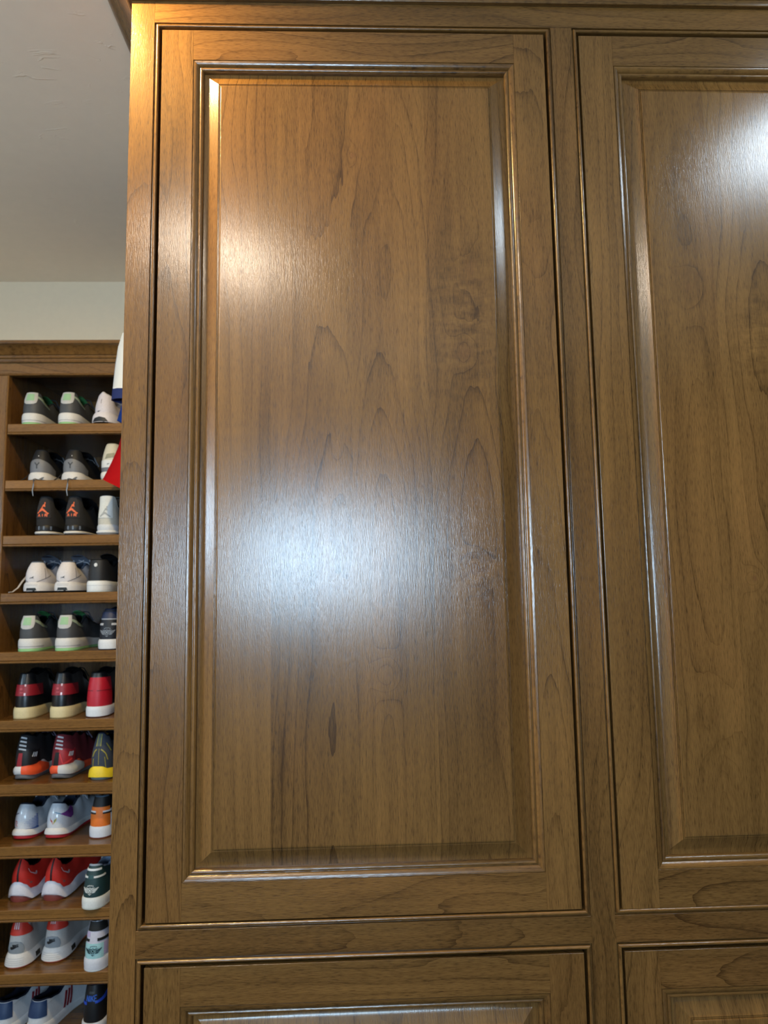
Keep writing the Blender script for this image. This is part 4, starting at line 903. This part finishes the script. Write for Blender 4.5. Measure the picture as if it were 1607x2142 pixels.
# ------------------------------------------------------------------ clothes hanging behind the cabinet
def ell_rows(secs, dep, yc, n=16, sc=1.0):
    rows = []
    for (a, b), dp in zip(secs, dep):
        c = ((a[0] + b[0]) / 2, (a[1] + b[1]) / 2); h = ((b[0] - a[0]) / 2, (b[1] - a[1]) / 2); r = []
        for k in range(n):
            an = 2 * math.pi * k / n; ca, sa = math.cos(an), math.sin(an)
            r.append((c[0] - h[0] * ca * sc, yc + dp * sa * sc, c[1] - h[1] * ca * sc))
        rows.append(r)
    return rows
def jersey(name, yc, xc, zneck, arm, cuffn, body_c, cuff_c, hem_z, label):
    """arm: outline pairs (outer edge, under-arm edge) as (x, z) from shoulder to hem; the last cuffn pairs are the cuff"""
    root = empty(name, (xc, yc, hem_z), label, 'jersey', 'jerseys on the closet rod')
    cl = fab(body_c, 0.75, 'knit'); cf = fab(cuff_c, 0.75, 'knit')
    for sg in (1, -1):
        mir = (lambda p: p) if sg > 0 else (lambda p: (2 * xc - p[0], p[1]))
        prs = [(mir(a), mir(b)) for a, b in arm]; n = len(prs)
        dep = [0.016 + (0.042 if body_c[0] > 150 and body_c[1] < 50 else 0.022) * i / (n - 1) for i in range(n)]
        k = n - cuffn
        rows = ell_rows(prs[:k + 1], dep[:k + 1], yc)
        v, f = strip(rows, True); sl = mesh('sleeve', v, f, cl, root, smooth=60)
        rows = ell_rows(prs[k:], dep[k:], yc, sc=1.01) + ell_rows([prs[-1]], [dep[-1]], yc, sc=0.95) + ell_rows([prs[k - 1]], [dep[k - 1]], yc, sc=0.90)
        v, f = strip(rows, True); mesh('cuff', v, f, cf, sl, smooth=60)
    sx, sz = arm[0][0]; ax, az = arm[0][1]
    hw = xc - ax
    secs = [((xc - hw * 1.02, hem_z), (xc + hw * 1.02, hem_z)), ((xc - hw, (hem_z + az) / 2), (xc + hw, (hem_z + az) / 2)), ((xc - hw, az), (xc + hw, az)), ((sx - 0.01, (sz + az) / 2), (2 * xc - sx + 0.01, (sz + az) / 2)), ((sx, sz), (2 * xc - sx, sz)), ((xc - 0.075, zneck), (xc + 0.075, zneck))]
    v, f = strip(ell_rows(secs, [0.030, 0.030, 0.028, 0.024, 0.016, 0.014], yc), True); mesh('body', v, f, cl, root, smooth=60)
    v, f = strip(ell_rows([((xc - 0.078, zneck - 0.004), (xc + 0.078, zneck - 0.004)), ((xc - 0.072, zneck + 0.012), (xc + 0.072, zneck + 0.012)), ((xc - 0.066, zneck + 0.004), (xc + 0.066, zneck + 0.004))], [0.016, 0.015, 0.011], yc), True)
    mesh('neck_band', v, f, cf, root, smooth=60)
    hg = empty('clothes_hanger', (xc, yc, zneck), 'thin dark hanger inside the ' + label.split(' jersey')[0] + ' jersey', 'hanger', 'hangers on the closet rod')
    hm = fab((40, 36, 34), 0.4, 'plastic')
    hook = [(xc, yc, zneck - 0.012)] + [(xc, yc, ZROD - 0.030 - 0.2 * (ZROD - 0.03 - zneck) * (1 - t)) for t in (0.0, 1.0)]
    hook += [(xc + 0.019 * math.sin(a) , yc, ZROD - 0.0 - 0.019 * math.cos(a)) for a in [math.radians(q) for q in (20, 70, 120, 180, 230)]]
    v, f = tube_vf(hook, 0.0018); mesh('hook', v, f, hm, hg, smooth=60)
    v, f = tube_vf([(sx + 0.03, yc, sz - 0.012), (xc - 0.05, yc, zneck - 0.018), (xc, yc, zneck - 0.010), (xc + 0.05, yc, zneck - 0.018), (2 * xc - sx - 0.03, yc, sz - 0.012)], 0.005); mesh('shoulder_bar', v, f, hm, hg, smooth=60)
    return root
ZROD = 2.50; XROD = -0.33
v, f = tube_vf([(XROD, CD + 0.002, ZROD), (XROD, 1.0, ZROD), (XROD, YBACK - 0.002, ZROD)], 0.0125, 14)
tag(mesh('closet_rod', v, f, fab((150, 148, 142), 0.3, 'metal'), smooth=60), 'round metal closet rod running from cabinet back to the rear wall', 'rod')
def e2(px, py, y): p = at(px, py, y); return (p.x, p.z)
y = 0.72; O_ = [e2(256, 697, y), e2(247, 726, y), e2(241, 762, y), e2(237, 800, y), e2(235.5, 816, y), e2(233.5, 838, y)]
off = [(0.16, -0.20), (0.155, -0.16), (0.15, -0.11), (0.145, -0.055), (0.14, -0.012), (0.135, -0.010)]
arm = [((-0.53, O_[0][1] + 0.055), (-0.505, O_[0][1] - 0.215))] + [(o, (o[0] + d[0], o[1] + d[1])) for o, d in zip(O_, off)]
jersey('sports_jersey', y, XROD, O_[0][1] + 0.115, arm, 2, (206, 212, 220), (36, 48, 100), 1.62, 'white jersey with navy sleeve cuff hanging behind the cabinet edge')
y = 0.795; O_ = [e2(254, 848, y), e2(249, 866, y), e2(245, 880, y)]
off = [(0.13, -0.12), (0.13, -0.10), (0.12, -0.07)]
arm = [((-0.52, O_[0][1] + 0.20), (-0.50, O_[0][1] - 0.12))] + [(o, (o[0] + d[0], o[1] + d[1])) for o, d in zip(O_, off)]
jersey('sports_jersey', y, XROD, O_[0][1] + 0.28, arm, 1, (30, 64, 140), (30, 56, 120), 1.50, 'royal blue jersey, just a sleeve corner showing between white and red ones')
y = 0.87; O_ = [e2(256, 906, y), e2(247, 936, y), e2(232, 970, y), e2(221, 994, y), e2(217, 1004, y)]
off = [(0.14, -0.13), (0.14, -0.11), (0.135, -0.085), (0.13, -0.07), (0.125, -0.062)]
arm = [((-0.52, O_[0][1] + 0.26), (-0.49, O_[0][1] - 0.10))] + [(o, (o[0] + d[0], o[1] + d[1])) for o, d in zip(O_, off)]
jersey('sports_jersey', y, XROD, O_[0][1] + 0.335, arm, 1, (164, 0, 12), (164, 0, 12), 1.45, 'red jersey with a flared sleeve hanging in front of the cream sneaker')
